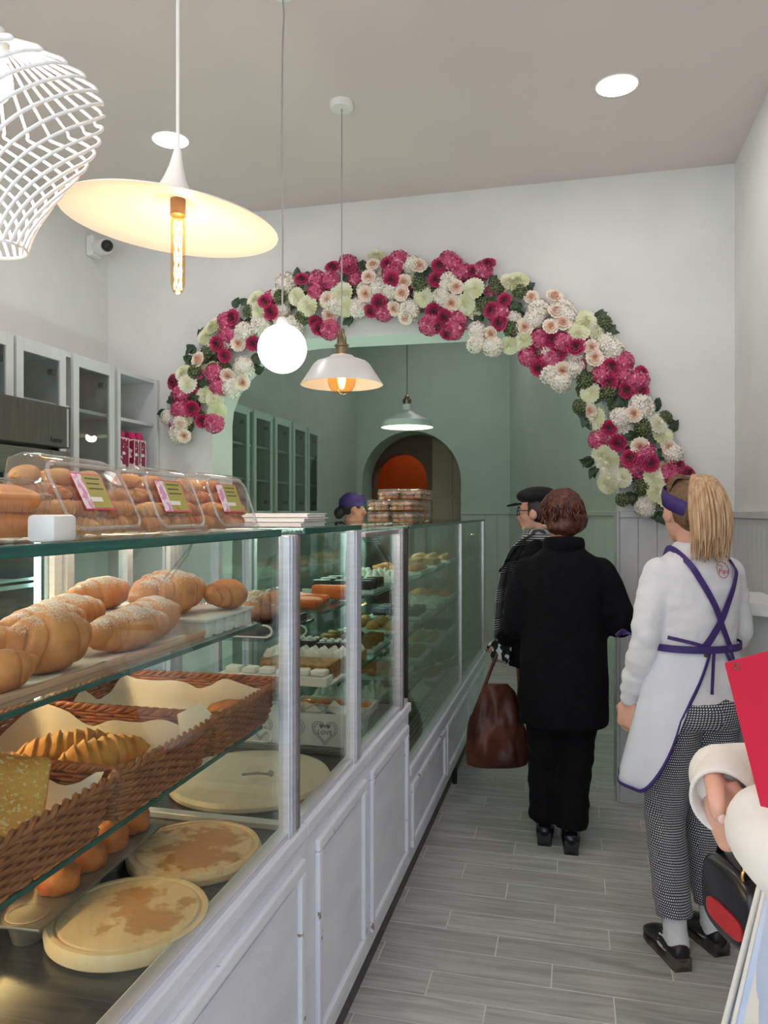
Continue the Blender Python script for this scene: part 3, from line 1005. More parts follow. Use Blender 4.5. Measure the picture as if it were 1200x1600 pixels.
def croissant(L=.14, r=.045, bend=.25, turns=5, mat=None, seed=0, squash=.85):
    rnd = random.Random(seed)
    rings = []
    N, n = 84, 20
    for i in range(N + 1):
        s = -1 + 2 * i / N
        e = max(0.02, 1 - abs(s) ** 2.6) ** .6
        x = s * L / 2
        y = bend * L * (s * s)
        ring = []
        for j in range(n):
            a = 2 * PI * j / n
            if turns < 7:
                xx = min(abs(s) * 3.1 + .22 * math.sin(a + seed), 2.999)
                k_ = max(0, int(xx))
                fr_ = max(0.0, xx - k_)
                e2 = max(.004, 1 - abs(s) ** 9) ** .5
                rr = r * 1.04 * e2 * (1, .83, .62)[k_] * (1 - .10 * fr_ ** 3) * (1 if k_ == 0 else min(1, .86 + fr_ * .7))
            else:
                saw = (abs(s) * turns * .5 + .16 * math.sin(a + seed) + .35) % 1.0
                rr = r * e * (.80 + .26 * (1 - saw) ** .8 * min(1, saw * 9 + .25))
            q = V((x + .006 * math.sin(a + seed), y + rr * math.cos(a), rr * squash * math.sin(a)))
            q += mnoise.noise_vector(q * 40 + V((seed, 0, 0))) * .0022
            ring.append(q)
        rings.append(ring)
    m = MB().rings(rings)
    z0 = min(v[2] for v in m.v)
    m.v = [(a, b, max(c - z0 - .0015, 0)) for a, b, c in m.v]
    return m


def bun(rx, ry, rz, seed=0, bump=.12):
    m = MB().ball((0, 0, 0), (rx, ry, rz), 20, 14)
    m.v = [tuple(V(q) * (1 + bump * mnoise.noise(V(q) * (1.2 / max(rx, ry)) * 2 + V((seed, seed, 0))))) for q in m.v]
    z0 = -rz * .62
    m.v = [(a, b, max(c, z0) - z0) for a, b, c in m.v]
    return m


SH1, SH2, DECK = 1.256, 1.0, .745
# long serving board on the upper shelf
t = T('pastry_tray', 'long pale wooden tray with paper under the croissants', 'tray', (0, 0, SH1))
TRAYW = M('pinkish_tray_wood', (206, 160, 132), .5, col2=(194, 146, 118), scale=6, stretch=(6, 1, 6))
MB().box(-1.30, -.765, .42, 1.50, .0005, .010, .002).build('tray_board', TRAYW, t)
MB().box(-.775, -.762, .42, 1.50, .010, .020, .002).build('tray_edge', TRAYW, t)
g = []
nx_, ny_ = 12, 30
vs, fs = [], []
for i in range(ny_ + 1):
    for j in range(nx_ + 1):
        x = -1.28 + j / nx_ * .495
        y = .44 + i / ny_ * 1.04
        vs.append((x, y, .0112 + .003 * abs(mnoise.noise(V((x * 8, y * 8, 0)))) + (.006 * abs(math.sin(y * 34)) if j == nx_ else 0)))
for i in range(ny_):
    for j in range(nx_):
        a = i * (nx_ + 1) + j
        fs.append((a, a + 1, a + nx_ + 2, a + nx_ + 1))
MB().add(vs, fs).build('paper_liner', PAPER, t, 'all')
# white slatted rack further along
t = T('slatted_rack', 'white wooden slatted rack at the far end of the croissant shelf', 'rack', (0, 0, SH1))
for k in range(5):
    MB().box(-1.25, -.77, 1.52 + k * .052, 1.55 + k * .052, .0005, .034, .002).build('slat', WHITEP, t)
MB().box(-1.25, -.765, 1.515, 1.765, .034, .042, .002).build('rack_top', WHITEP, t)
for k in range(2):
    MB().box(-.79 - k * .4, -.775 - k * .4, 1.515, 1.765, .004, .030).build('cross_slat', WHITEP, t)

ZT = SH1 + .0125
spots = [
    # x, y, z, rz, L, r, bend, mat, label
    (-.835, 1.09, ZT, 1.15, .155, .058, .10, CRUSTS, 'largest plump glazed croissant in front on the upper shelf'),
    (-.905, 1.035, ZT, 1.2, .14, .048, .12, CRUSTS, 'curled croissant left of the largest plump croissant'),
    (-.80, .94, ZT, 1.0, .11, .036, .15, CRUST, 'small croissant low at the left edge of the shelf'),
    (-.93, .90, ZT, 1.3, .13, .045, .15, CRUST, 'croissant partly cut off by the left edge of the photo'),
    (-.82, 1.30, ZT, 1.30, .19, .047, .03, CRUSTH, 'sugar dusted pastry roll with open end beside the largest croissant'),
    (-.93, 1.22, ZT, 1.4, .15, .045, .12, CRUSTH, 'heavily sugared croissant behind the open pastry roll'),
    (-1.03, 1.40, ZT, 1.35, .20, .052, .05, CRUSTH, 'sugared loaf shaped pastry in the back row of the shelf'),
    (-1.08, 1.16, ZT, 1.1, .15, .05, .15, CRUSTS, 'croissant in the back row behind the largest one'),
    (-.885, 1.575, SH1 + .0425, 1.2, .19, .058, .06, CRUSTH, 'long sugar dusted croissant on the near end of the rack'),
    (-.96, 1.70, SH1 + .0425, 1.1, .17, .052, .10, CRUSTS, 'golden croissant on the far end of the white rack'),
    (-.85, 1.43, ZT, 1.25, .15, .05, .10, CRUSTH, 'sugared croissant at the end of the long tray beside the rack'),
    (-.80, 1.69, SH1 + .0425, 1.35, .13, .042, .10, CRUST, 'small golden croissant at the front of the white rack'),
    (-1.0, 1.30, ZT, 1.2, .17, .05, .1, CRUSTH, 'broad sugared croissant in the second row behind the open roll'),
    (-1.09, 1.62, SH1 + .0425, 1.4, .19, .045, .05, CRUSTH, 'sugared pastry at the back of the white rack'),
]
for i, (x, y, z, rz, L, r, bd, mt, lab) in enumerate(spots):
    o = croissant(L, r, bd, 5 + i % 2, None, i * 3.1).mesh('croissant', mt, 'all')
    tag(put('croissant', o, None, (x, y, z), (0, 0, rz)), lab, 'croissant', 'croissants and rolls on the upper shelf')
# clear tongs leaning on the pastry
t = T('serving_tongs', 'thin clear tongs leaning against the sugared pastries', 'tongs', P(256, 905, 1.62))
MB().tube([(0, 0, 0), (.03, .03, .05), (.045, .04, .075)], .0022, 6).build('arm', clear('tong_plastic', (235, 235, 235), 2), t)
MB().tube([(.012, .004, 0), (.038, .032, .05), (.045, .04, .075)], .0022, 6).build('arm', clear('tong_plastic'), t)


# wicker baskets -----------------------------------------------------------
WICK = M('brown_wicker', (176, 108, 60), .5, col2=(146, 82, 42), scale=30, bump=.2, bscale=160)


def rrect(hx, hy, r, n=5):
    out = []
    for cx, cy, a0 in ((hx - r, hy - r, 0), (-hx + r, hy - r, PI / 2), (-hx + r, -hy + r, PI), (hx - r, -hy + r, 1.5 * PI)):
        for k in range(n + 1):
            a = a0 + k / n * PI / 2
            out.append((cx + r * math.cos(a), cy + r * math.sin(a)))
    return out


def resample(poly, N):
    P2 = [V((x, y, 0)) for x, y in poly]
    P2.append(P2[0])
    L = [0]
    for i in range(len(P2) - 1):
        L.append(L[-1] + (P2[i + 1] - P2[i]).length)
    out = []
    k = 0
    for i in range(N):
        s = L[-1] * i / N
        while L[k + 1] < s: k += 1
        f = (s - L[k]) / max(1e-9, L[k + 1] - L[k])
        out.append(P2[k].lerp(P2[k + 1], f))
    return out


def closed_tube(m, pts, r, n=5):
    N = len(pts)
    rings = []
    for i, p in enumerate(pts):
        t_ = (pts[(i + 1) % N] - pts[i - 1]).normalized()
        a = V((0, 0, 1)) - t_ * t_.z
        a.normalize()
        b = t_.cross(a)
        rings.append([p + a * (r * math.cos(2 * PI * j / n)) + b * (r * math.sin(2 * PI * j / n)) for j in range(n)])
    rings.append(rings[0])
    m.rings(rings, True, False)


HB = .085
NS = 120
bw = MB()
rows = 13
for k in range(rows):
    f = k / (rows - 1)
    pts = resample(rrect(.205 + .022 * f, .155 + .022 * f, .03), NS)
    o_ = []
    for i, p in enumerate(pts):
        d_ = V((p.x, p.y, 0)).normalized() * (.0026 * (1 if (i // 2 + k) % 2 else -1))
        o_.append(V((p.x, p.y, .006 + f * HB)) + d_)
    closed_tube(bw, o_, .0042, 5)
bst = MB()
for i in range(0, NS, 4):
    p0, p1 = resample(rrect(.205, .155, .03), NS)[i], resample(rrect(.227, .177, .03), NS)[i]
    bst.tube([(p0.x, p0.y, .004), (p1.x, p1.y, HB + .006)], .003, 5)
brm = MB()
for ph in (0, PI):
    pts = resample(rrect(.229, .179, .03), NS * 2)
    closed_tube(brm, [V((p.x, p.y, HB + .012 + .005 * math.sin(i * .9 + ph))) + V((p.x, p.y, 0)).normalized() * (.005 * math.cos(i * .9 + ph)) for i, p in enumerate(pts)], .0048, 5)
bb = MB()
for k in range(22):
    x = -.20 + k * .019
    bb.tube([(x, -.15, .004), (x, .15, .004)], .0045, 5)
for k in range(6):
    bb.tube([(-.2, -.13 + k * .052, .006), (.2, -.13 + k * .052, .006)], .004, 5)
bme = [('basket_wall', bw.mesh('basket_wall', WICK, 'all')), ('stakes', bst.mesh('stakes', WICK, 'all')), ('braided_rim', brm.mesh('braided_rim', WICK, 'all')), ('base', bb.mesh('base', WICK, 'all'))]


def liner(seed, hx=.215, hy=.165):
    rnd = random.Random(seed)
    N = 28
    vs, fs = [], []
    for i in range(N + 1):
        for j in range(N + 1):
            a, b = -1 + 2 * i / N, -1 + 2 * j / N
            x, y = a * hx, b * hy
            e = max(abs(a), abs(b))
            z = .012 + max(0, (e - .72) / .28) ** 1.2 * (.062 + .035 * mnoise.noise(V((a * 2.2 + seed, b * 2.2, 0))) + .02 * (abs(a * b) ** 3))
            z += .004 * mnoise.noise(V((a * 6, b * 6, seed)))
            k = 1 - .06 * max(0, .9 - e)
            vs.append((x * .96, y * .96, z))
    for i in range(N):
        for j in range(N):
            q = i * (N + 1) + j
            fs.append((q, q + 1, q + N + 2, q + N + 1))
    return MB().add(vs, fs)


bl = ['brown wicker basket nearest the viewer holding a big sesame flatbread', 'brown wicker basket in the middle holding glazed pastry spirals', 'far brown wicker basket with nearly empty white paper']
bpos = [(-.955, .985), (-.955, 1.335), (-.955, 1.600)]
bpos = [(-.957, .96), (-.957, 1.318), (-.957, 1.676)]
for i in range(3):
    t = T('wicker_basket', bl[i], 'basket', (bpos[i][0], bpos[i][1], SH2 + .0005), 0, 'wicker baskets on the lower shelf')
    for nm, me in bme:
        put(nm, me, t)
    liner(i * 5.3 + 1).build('paper_liner', PAPER, t, 'all')
    if i == 1:
        MB().add([(.17, .12, .06), (.225, .165, .098), (.19, .17, .125), (.14, .16, .10), (.17, .155, .112)], [(0, 1, 4), (1, 2, 4), (2, 3, 4), (3, 0, 4)]).build('paper_corner', PAPER, t, 'all')
ZB = SH2 + .0145
# spiral rolls in middle basket
for i, (x, y, rz, L, r, lab) in enumerate(((-1.0, 1.36, .75, .19, .042, 'glossy ribbed pastry roll at the back of the middle basket'), (-.90, 1.345, .95, .18, .042, 'glazed twisted pastry at the right of the middle basket'), (-.93, 1.225, .8, .14, .032, 'short yellow pastry at the front of the middle basket'), (-1.06, 1.23, .6, .16, .035, 'yellow pastry roll at the left of the middle basket'))):
    o = croissant(L, r, .02, 9, None, 20 + i).mesh('pastry_roll', YELC, 'all')
    tag(put('pastry_roll', o, None, (x, y, ZB), (0, 0, rz)), lab, 'pastry', 'glazed pastry rolls in the middle basket')
# sesame wedge bread in near basket: two leaning slabs
SES = M('sesame_bread_crust', (242, 188, 92), .5, col2=(226, 154, 64), scale=10, col3=(246, 220, 160), s3=150, m3=(.56, .62), bump=.35, bscale=120)


def slab(lx, ly, lz, seed):
    m = MB().box(-lx / 2, lx / 2, -ly / 2, ly / 2, 0, lz, min(lz * .42, .012))
    bm = bmesh.new()
    me = m.mesh('tmp', None)
    bm.from_mesh(me)
    bmesh.ops.subdivide_edges(bm, edges=bm.edges[:], cuts=5, use_grid_fill=True)
    bm.verts.index_update()
    r = MB()
    r.v = [tuple(q.co + mnoise.noise_vector(q.co * 14 + V((seed, 0, 0))) * .007) for q in bm.verts]
    r.f = [tuple(q.index for q in f.verts) for f in bm.faces]
    bm.free()
    return r


tag(slab(.17, .15, .05, 1).build('flatbread', SES, None, 'all', (-.89, 1.005, ZB + .052), (.75, .25, .75)), 'big sesame flatbread wedge leaning up out of the near basket', 'bread', 'flatbreads in the near basket')
tag(slab(.16, .14, .045, 2).build('flatbread', YELC, None, 'all', (-.92, .90, ZB + .02), (.25, .15, .5)), 'yellow flatbread lying flat in front in the near basket', 'bread', 'flatbreads in the near basket')
tag(slab(.16, .13, .045, 3).build('flatbread', SES, None, 'all', (-1.04, 1.0, ZB + .012), (.1, .25, .3)), 'flatbread lying at the back of the near basket', 'bread', 'flatbreads in the near basket')
for i, (x, y, lab) in enumerate(((-.83, 1.765, 'last brown bun at the far corner of the far basket'), (-.80, 1.70, 'small brown bun at the front rim of the far basket'))):
    tag(put('bread_bun', bun(.06 - i * .012, .042, .03, i).mesh('bread_bun', CRUST, 'all'), None, (x, y, ZB), (0, 0, .5 + i)), lab, 'bun', 'buns left in the far basket')

# round wooden boards on the deck ------------------------------------------
def board_mat(name, a, b, stain, amount=.5):
    m = M(name, a, .42, col2=b, scale=3.5, detail=4, stretch=(16, 1.2, 1), mix=(.3, .7))
    nt = m.node_tree
    bs = nt.nodes['Principled BSDF']
    src = bs.inputs['Base Color'].links[0].from_socket
    tc = node(nt, 'ShaderNodeTexCoord')
    nz = node(nt, 'ShaderNodeTexNoise')
    nz.inputs['Scale'].default_value = 17
    nz.inputs['Detail'].default_value = 6
    nt.links.new(tc.outputs['Object'], nz.inputs['Vector'])
    ln_ = node(nt, 'ShaderNodeVectorMath', operation='LENGTH')
    nt.links.new(tc.outputs['Object'], ln_.inputs[0])
    ma = node(nt, 'ShaderNodeMath', operation='MULTIPLY_ADD')
    ma.inputs[1].default_value = -2.6
    ma.inputs[2].default_value = amount
    nt.links.new(ln_.outputs['Value'], ma.inputs[0])
    ad = node(nt, 'ShaderNodeMath', operation='ADD')
    nt.links.new(ma.outputs[0], ad.inputs[0])
    nt.links.new(nz.outputs[0], ad.inputs[1])
    rp = node(nt, 'ShaderNodeValToRGB')
    rp.color_ramp.elements[0].position = .58
    rp.color_ramp.elements[1].position = .66
    nt.links.new(ad.outputs[0], rp.inputs[0])
    mx = node(nt, 'ShaderNodeMixRGB')
    nt.links.new(rp.outputs[0], mx.inputs[0])
    nt.links.new(src, mx.inputs[1])
    mx.inputs[2].default_value = lin(stain)
    nt.links.new(mx.outputs[0], bs.inputs['Base Color'])
    return m


def round_board(lab, x, y, r, h, z, mat, rz, groove=True):
    t = T('round_board', lab, 'board', (x, y, z), rz, 'round wooden boards on the deck')
    pf = [(.001, 0), (r - .01, 0), (r - .002, .006), (r, h * .6), (r - .006, h)]
    pf += ([(r * .90, h), (r * .885, h - .004), (r * .86, h - .004), (r * .845, h)] if groove else []) + [(.001, h)]
    MB().lathe(pf, 72).build('board_disc', mat, t, 35)
    # glue joints between the strips as fine recessed lines
    return t


BM1 = board_mat('stained_beech_board', (246, 218, 174), (238, 204, 156), (206, 152, 96), .30)
BM2 = board_mat('dark_stained_beech_board', (240, 208, 162), (230, 192, 142), (190, 134, 82), .36)
BM3 = board_mat('pale_beech_board', (226, 214, 190), (218, 204, 176), (208, 192, 162), .2)
round_board('round wooden board with brown stain nearest the viewer', -.812, 1.29, .150, .032, DECK, BM1, .5)
round_board('smaller looking dark stained round board behind the nearest one', -.832, 1.585, .150, .030, DECK, BM2, -.4)
round_board('large pale round board in the narrow glass section', -.915, 2.085, .235, .028, .735, BM3, .2, False)
t = T('bottle_opener', 'small metal tool lying on the large pale board', 'utensil', P(402, 1210, 2.12))
MB().tube([(-.04, -.01, 0), (.0, 0, .004), (.03, .01, 0)], .004, 6).ball((.035, .012, .002), .009, 10, 6).build('tool', STEEL, t, 'all')

# muffin tin -----------------------------------------------------------------
t = T('muffin_tin', 'grey metal muffin tin on the dark case deck', 'muffin tin', (-1.035, 1.40, DECK + .001), .06)
tm = M('grey_bakeware', (150, 140, 126), .4, .5, col2=(128, 118, 106), scale=14)
MB().box(-.105, .105, -.235, .235, .038, .046, .0035).build('tin_plate', tm, t, 40)
cup = MB().lathe([(.001, 0), (.026, 0), (.036, .039), (.038, .046), (.0385, .047), (.036, .047)], 18).mesh('cup', tm, 40)
muf = bun(.041, .041, .040, 3, .18).mesh('muffin', crust('orange_muffin_crust', (222, 134, 56), (186, 92, 36), scale=26), 'all')
for i in range(2):
    for j in range(5):
        p = (-.05 + i * .1, -.19 + j * .095, 0)
        put('cup', cup, t, p)
        if not (i == 1 and j == 0):
            c_, s_ = math.cos(.06), math.sin(.06)
            lab = ['orange muffin in the front row of the tin', 'orange muffin in the back row of the tin'][1 - i]
            pos_ = ['nearest the viewer', 'second from the near end', 'in the middle', 'second from the far end', 'at the far end'][j]
            tag(put('muffin', muf, None, (-1.035 + p[0] * c_ - p[1] * s_, 1.40 + p[0] * s_ + p[1] * c_, DECK + .044), (0, 0, i + j * 2.1)), lab + ', ' + pos_, 'muffin', 'muffins in the tin')

# clear boxes of pastries on the counter top --------------------------------
ZTOP = 1.4905
LABG = M('green_price_label', (176, 168, 84), .5, col2=(168, 160, 78), scale=6)
LABP = M('pink_label_edge', (226, 72, 120), .5, col2=(214, 62, 110), scale=6)
LABW = M('pale_label_strip', (240, 226, 232), .5, col2=(222, 150, 190), scale=60, mix=(.5, .55))
INK = M('grey_print', (96, 92, 70), .6, col2=(86, 84, 64), scale=5)


def hexbox(hx, hy, h, lean, inset=.018):
    """clam shell: wider foot, sloping front (towards +x)"""
    rings = []
    for f, ex in ((0, -.006), (.04, 0), (.5, 0), (.93, 0), (1, -.012)):
        x0 = -hx + f * .012
        x1 = hx - f * lean
        yy = hy - f * inset + ex
        r = .016
        pts = []
        for cx, cy, a0 in ((x1 - r + ex, yy - r, 0), (x0 + r - ex, yy - r, PI / 2), (x0 + r - ex, -yy + r, PI), (x1 - r + ex, -yy + r, 1.5 * PI)):
            for k in range(5):
                a = a0 + k / 4 * PI / 2
                pts.append(V((cx + r * math.cos(a), cy + r * math.sin(a), f * h)))
        rings.append(pts)
    return MB().rings(rings)


twist0 = []
for sd in range(4):
    m = croissant(.085, .021, .05, 5 + sd, None, 40 + sd, .9)
    twist0.append(m.mesh('pastry_twist', PALEC if sd % 2 else crust('toasted_biscuit', (214, 148, 80), (180, 108, 50)), 'all'))
cl = ['first clear pastry box, tilted and nearest the viewer on the counter', 'middle clear pastry box of the three on the counter top', 'third clear pastry box, nearest the end of the glass top']
gl_ = ['pastry twist in the first clear box', 'pastry twist in the middle clear box', 'pastry twist in the third clear box']
cb = [(-.775, 1.085, .062, .14, .128, .062, .12), (-.765, 1.315, .06, .108, .122, .05, .0), (-.755, 1.535, .06, .112, .122, .045, -.02)]
for i, (x, y, hx, hy, h, lean, rz) in enumerate(cb):
    t = T('pastry_box', cl[i], 'plastic box', (x, y, ZTOP), rz, 'clear pastry boxes on the counter')
    hexbox(hx, hy, h, lean).build('shell', PET, t, 50)
    # pressed ribs round the lid
    ang = math.atan2(h, lean)
    fr_ = Matrix.Translation((hx - lean * .5 + .0015, 0, h * .5)) @ Matrix.Rotation(-(PI / 2 - ang), 4, 'Y')
    rim = MB()
    pts = [fr_ @ V((0, p.x, p.y)) for p in resample(rrect(hy - .022, h * .43, .025), 60)]
    N = len(pts)
    rings = []
    for k, p in enumerate(pts):
        t_ = (pts[(k + 1) % N] - pts[k - 1]).normalized()
        a = fr_.to_3x3() @ V((1, 0, 0))
        b = t_.cross(a)
        rings.append([p + a * (.0025 * math.cos(2 * PI * q / 6)) + b * (.004 * math.sin(2 * PI * q / 6)) for q in range(6)])
    rings.append(rings[0])
    rim.rings(rings, True, False).build('lid_rim', clear('plastic_rib', (245, 245, 245), 2.2, .05, haze=.16), t, 'all')
    lw, lh = .047, .032
    lb = MB().box(-.0004, .0004, -lw, lw, -lh, lh).xf(fr_ @ Matrix.Translation((.0015, -.01, .008))).build('price_label', LABP, t)
    MB().box(.0004, .0008, -lw + .0, -lw + .028, -lh + .002, lh - .002).xf(fr_ @ Matrix.Translation((.0015, -.01, .008))).build('label_strip', LABW, lb)
    MB().box(.0004, .0008, -lw + .028, lw - .003, -lh + .003, lh - .002).xf(fr_ @ Matrix.Translation((.0015, -.01, .008))).build('label_field', LABG, lb)
    pr = MB()
    for k in range(3):
        pr.box(.0008, .0011, -lw + .036, lw - .012 - .006 * (k % 2), .022 - k * .009, .0245 - k * .009)
    pr.xf(fr_ @ Matrix.Translation((.0015, -.01, .008))).build('label_print', INK, lb)
    MB().box(.0008, .0012, -lw + .028, lw - .03, -.018, -.010).xf(fr_ @ Matrix.Translation((.0015, -.01, .008))).build('price_sticker', CREAMP, lb)
    rnd = random.Random(i + 3)
    cr, sr = math.cos(rz), math.sin(rz)
    for lay in range(4):
        nrow = 5 if i == 0 else 4
        for k in range(nrow):
            for dx_ in ((-.026, .018) if lay < 2 else (-.028,)):
                lx = dx_ + rnd.uniform(-.004, .004)
                ly = -hy + .045 + k * (2 * hy - .09) / (nrow - 1) + rnd.uniform(-.006, .006)
                if lay == 3 and k % 2: continue
                lz = .003 + lay * .026
                tag(put('pastry_twist', rnd.choice(twist0), None, (x + lx * cr - ly * sr, y + lx * sr + ly * cr, ZTOP + lz), (rnd.uniform(-.15, .15), rnd.uniform(-.1, .1), rnd.uniform(0, 3.1)), .8 if lay else .85), gl_[i], 'pastry', 'pastry twists in clear box ' + ['one', 'two', 'three'][i])
# low ribbed container at the left edge
t = T('ribbed_tub', 'low clear ribbed tub of golden pastries at the left edge', 'plastic box', (-.80, .80, ZTOP), .05)
tub = MB()
pts = resample(rrect(.095, .15, .03), 120)
rings = []
for z, f in ((0, .93), (.004, .95), (.055, 1.0), (.058, 1.04), (.062, 1.04), (.066, .99), (.082, .96), (.084, .9)):
    rings.append([V((p.x * f, p.y * f, z)) + V((p.x, p.y, 0)).normalized() * (.0014 * (1 if k % 2 else -1) if .002 < z < .056 else 0) for k, p in enumerate(pts)])
tub.rings(rings).build('shell', PET, t, 25)
rnd = random.Random(5)
for k in range(12):
    tag(put('tub_pastry', bun(.05, .034, .024, k).mesh('tub_pastry', crust('raisin_pastry', (226, 158, 84), (190, 112, 50), scale=22), 'all') if k < 3 else bpy.data.meshes['tub_pastry'], None,
            (-.80 - .045 + .085 * (k % 2) + rnd.uniform(-.005, .005), .80 - .1 + .095 * ((k // 2) % 3), ZTOP + .005 + .034 * (k // 6)), (0, 0, rnd.uniform(0, 3))), 'golden raisin pastry in the low ribbed tub', 'pastry', 'pastries in the ribbed tub')
tag(MB().box(-.02, .02, -.028, .028, 0, .036, .006).build('card_stand', WHITEP, None, 40, (-.672, .885, ZTOP), (0, 0, .1)), 'small white block standing at the front left of the counter top', 'card stand')
# stack of white flat boxes
for k in range(3):
    o = MB().box(-.15, .13, -.10, .10, 0, .009, .001).box(-.15, .135 + .006 * (k == 1), -.10, .10, .009, .011).build('cake_box', CREAMP, None, None, (-.83, 2.02 + .01 * k, 1.4905 + k * .0125), (0, 0, .04 * k))
    tag(o, ['bottom', 'middle', 'top'][k] + ' flat white cake box of the stack on the glass counter', 'box', 'flat cake boxes')
# clear boxes of cookies on the far cabinet
ck = crust('small_cookie_crust', (212, 150, 96), (176, 108, 62), scale=30)
ckf = MB()
rnd = random.Random(11)
b0 = bun(.019, .019, .012, 1)
for a in range(3):
    for b in range(5):
        for c in range(2):
            ckf.add([(q[0] - .034 + a * .034 + rnd.uniform(-.003, .003), q[1] - .066 + b * .033, q[2] + .003 + c * .022) for q in b0.v], b0.f)
ckm = ckf.mesh('cookies', ck, 'all')
shm = MB().box(-.06, .06, -.088, .088, 0, .058, .008).mesh('shell', PET, 40)
lipm = MB().box(-.0625, .0625, -.092, .092, .033, .036, .001).mesh('lip', clear('plastic_rib'), 40)
six = [(-1.0, 4.00), (-1.0, 4.19), (-1.0, 4.38), (-.873, 4.0), (-.873, 4.19), (-.873, 4.38)]
rows = [('bottom row, ', 0, six), ('middle row, ', .062, six), ('top row, ', .124, [(-.99, 4.19), (-.99, 4.38), (-.865, 4.19), (-.865, 4.38)])]
nmz = ['near back', 'centre back', 'far back', 'near front', 'centre front', 'far front']
for nm, dz, pp in rows:
    for k, (x, y) in enumerate(pp):
        nn = nmz[k] if len(pp) == 6 else ['near back', 'far back', 'near front', 'far front'][k]
        t = T('cookie_box', 'clear box of cookies on the far cabinet, ' + nm + nn, 'plastic box', (x + rnd.uniform(-.004, .004), y, 1.475 + dz), rnd.uniform(-.05, .05), 'clear cookie boxes on the far cabinet')
        put('shell', shm, t)
        put('lip', lipm, t)
        put('cookies', ckm, t)['kind'] = 'stuff'

# section two: wrapped loaves, tray, price holder, gift box ------------------
t = T('black_tray', 'black tray under the wrapped loaves', 'tray', (0, 0, 1.2005))
MB().box(-1.25, -.80, 1.87, 2.25, 0, .008, .002).box(-.808, -.80, 1.87, 2.25, .008, .02, .002).build('tray', BLACKP, t)
WRAP = clear('crinkled_film', (250, 250, 250), 2.2, .12, haze=.1)
lf = [(-.98, 1.92, 'long wrapped loaf at the near side of the black tray'), (-1.08, 2.02, 'wrapped loaf at the back of the black tray'), (-.90, 2.04, 'wrapped loaf in the middle of the black tray'), (-.88, 2.17, 'plump film wrapped loaf at the far side of the black tray')]
for i, (x, y, lab) in enumerate(lf):
    t = T('wrapped_loaf', lab, 'bread', (x, y, 1.2095), .25 * i, 'film wrapped loaves')
    croissant(.17 if i < 3 else .14, .038 if i < 3 else .048, .02, 5, None, 60 + i).build('loaf', CRUST, t, 'all')
    m = croissant(.185 if i < 3 else .155, .043 if i < 3 else .053, .02, 3, None, 70 + i)
    m.jitter(.004, 55, i).build('film', WRAP, t, 30)


def holder(lab, x, y, z, L=.09):
    t = T('price_holder', lab, 'price holder', (x, y, z))
    MB().box(-L, 0, -.001, .001, 0, .004).box(-L, 0, -.001, .001, .03, .034).build('rail', WHITEP, t)
    MB().tube([(0, 0, .002), (.012, 0, .008), (.016, 0, .017), (.012, 0, .026), (0, 0, .032)], .003, 8).build('end_loop', WHITEP, t, 'all')
    return t


holder('curved white price holder under the black loaf tray', -.775, 2.13, 1.165)
holder('white price holder at the end of the croissant shelf', -.745, 1.79, 1.215)
holder('white price holder at the end of the basket shelf', -.745, 1.79, .955)
t = T('gift_crate', 'white box printed with hearts and LOVE holding tissue paper', 'box', (-.93, 2.425, DECK + .001), .0)
MB().box(-.20, .20, 0, .006, 0, .115, .002).box(-.20, .20, .114, .12, 0, .115, .002).box(-.20, -.194, 0, .12, 0, .115, .002).box(.194, .20, 0, .12, 0, .115, .002).box(-.2, .2, 0, .12, 0, .006).build('crate', M('white_crate_paint', (226, 228, 232), .5, col2=(216, 219, 224), scale=6), t)
vs, fs = [], []
for i in range(15):
    for j in range(9):
        vs.append((-.19 + i * .0271, .01 + j * .0125, .105 + .05 * mnoise.noise(V((i * .45, j * .6, 3))) + .015 * mnoise.noise(V((i * 1.4, j * 1.5, 8)))))
for i in range(14):
    for j in range(8):
        q = i * 9 + j
        fs.append((q, q + 1, q + 10, q + 9))
MB().add(vs, fs).build('tissue_paper', CREAMP, t)
GREYP = M('grey_heart_print', (128, 132, 142), .6, col2=(112, 116, 128), scale=20)
for k in range(3):
    cx = .13 - k * .115
    text_mesh('LOVE', .021, GREYP, t, (cx, -.0008, .052), (PI / 2, 0, 0))
    for dx2 in (-.012, .012):
        text_mesh('\u2665', .014, GREYP, t, (cx + dx2, -.0008, .072), (PI / 2, 0, 0), 'small_heart')
    for sc_ in (.036, .044):
        hp = []
        for q in range(41):
            a = 2 * PI * q / 40
            hp.append((cx + sc_ * math.sin(a) ** 3, -.001, .056 + sc_ * (.8125 * math.cos(a) - .3125 * math.cos(2 * a) - .125 * math.cos(3 * a) - .0625 * math.cos(4 * a))))
        MB().tube(hp, .0009, 4).build('heart_outline', GREYP, t)

# section three: cakes ---------------------------------------------------------
CHOC = M('chocolate_cake', (52, 30, 22), .4, col2=(36, 20, 15), scale=14, bump=.2, bscale=50)
NUT = M('chopped_nut_cake', (178, 132, 74), .7, col2=(140, 94, 46), scale=60, bump=.6, bscale=120)
WCREAM = M('whipped_cream', (248, 246, 238), .55, col2=(240, 236, 224), scale=14, bump=.1, bscale=40)
ZS = .9655
def dollops(n1, n2, dx, dy, r):
    m = MB()
    for i in range(n1):
        for j in range(n2):
            m.lathe([(r, 0), (r * 1.05, r * .4), (r * .7, r * .9), (r * .75, r * 1.0), (r * .3, r * 1.5), (.0005, r * 1.7)], 9, ((i - (n1 - 1) / 2) * dx, (j - (n2 - 1) / 2) * dy, 0))
    return m


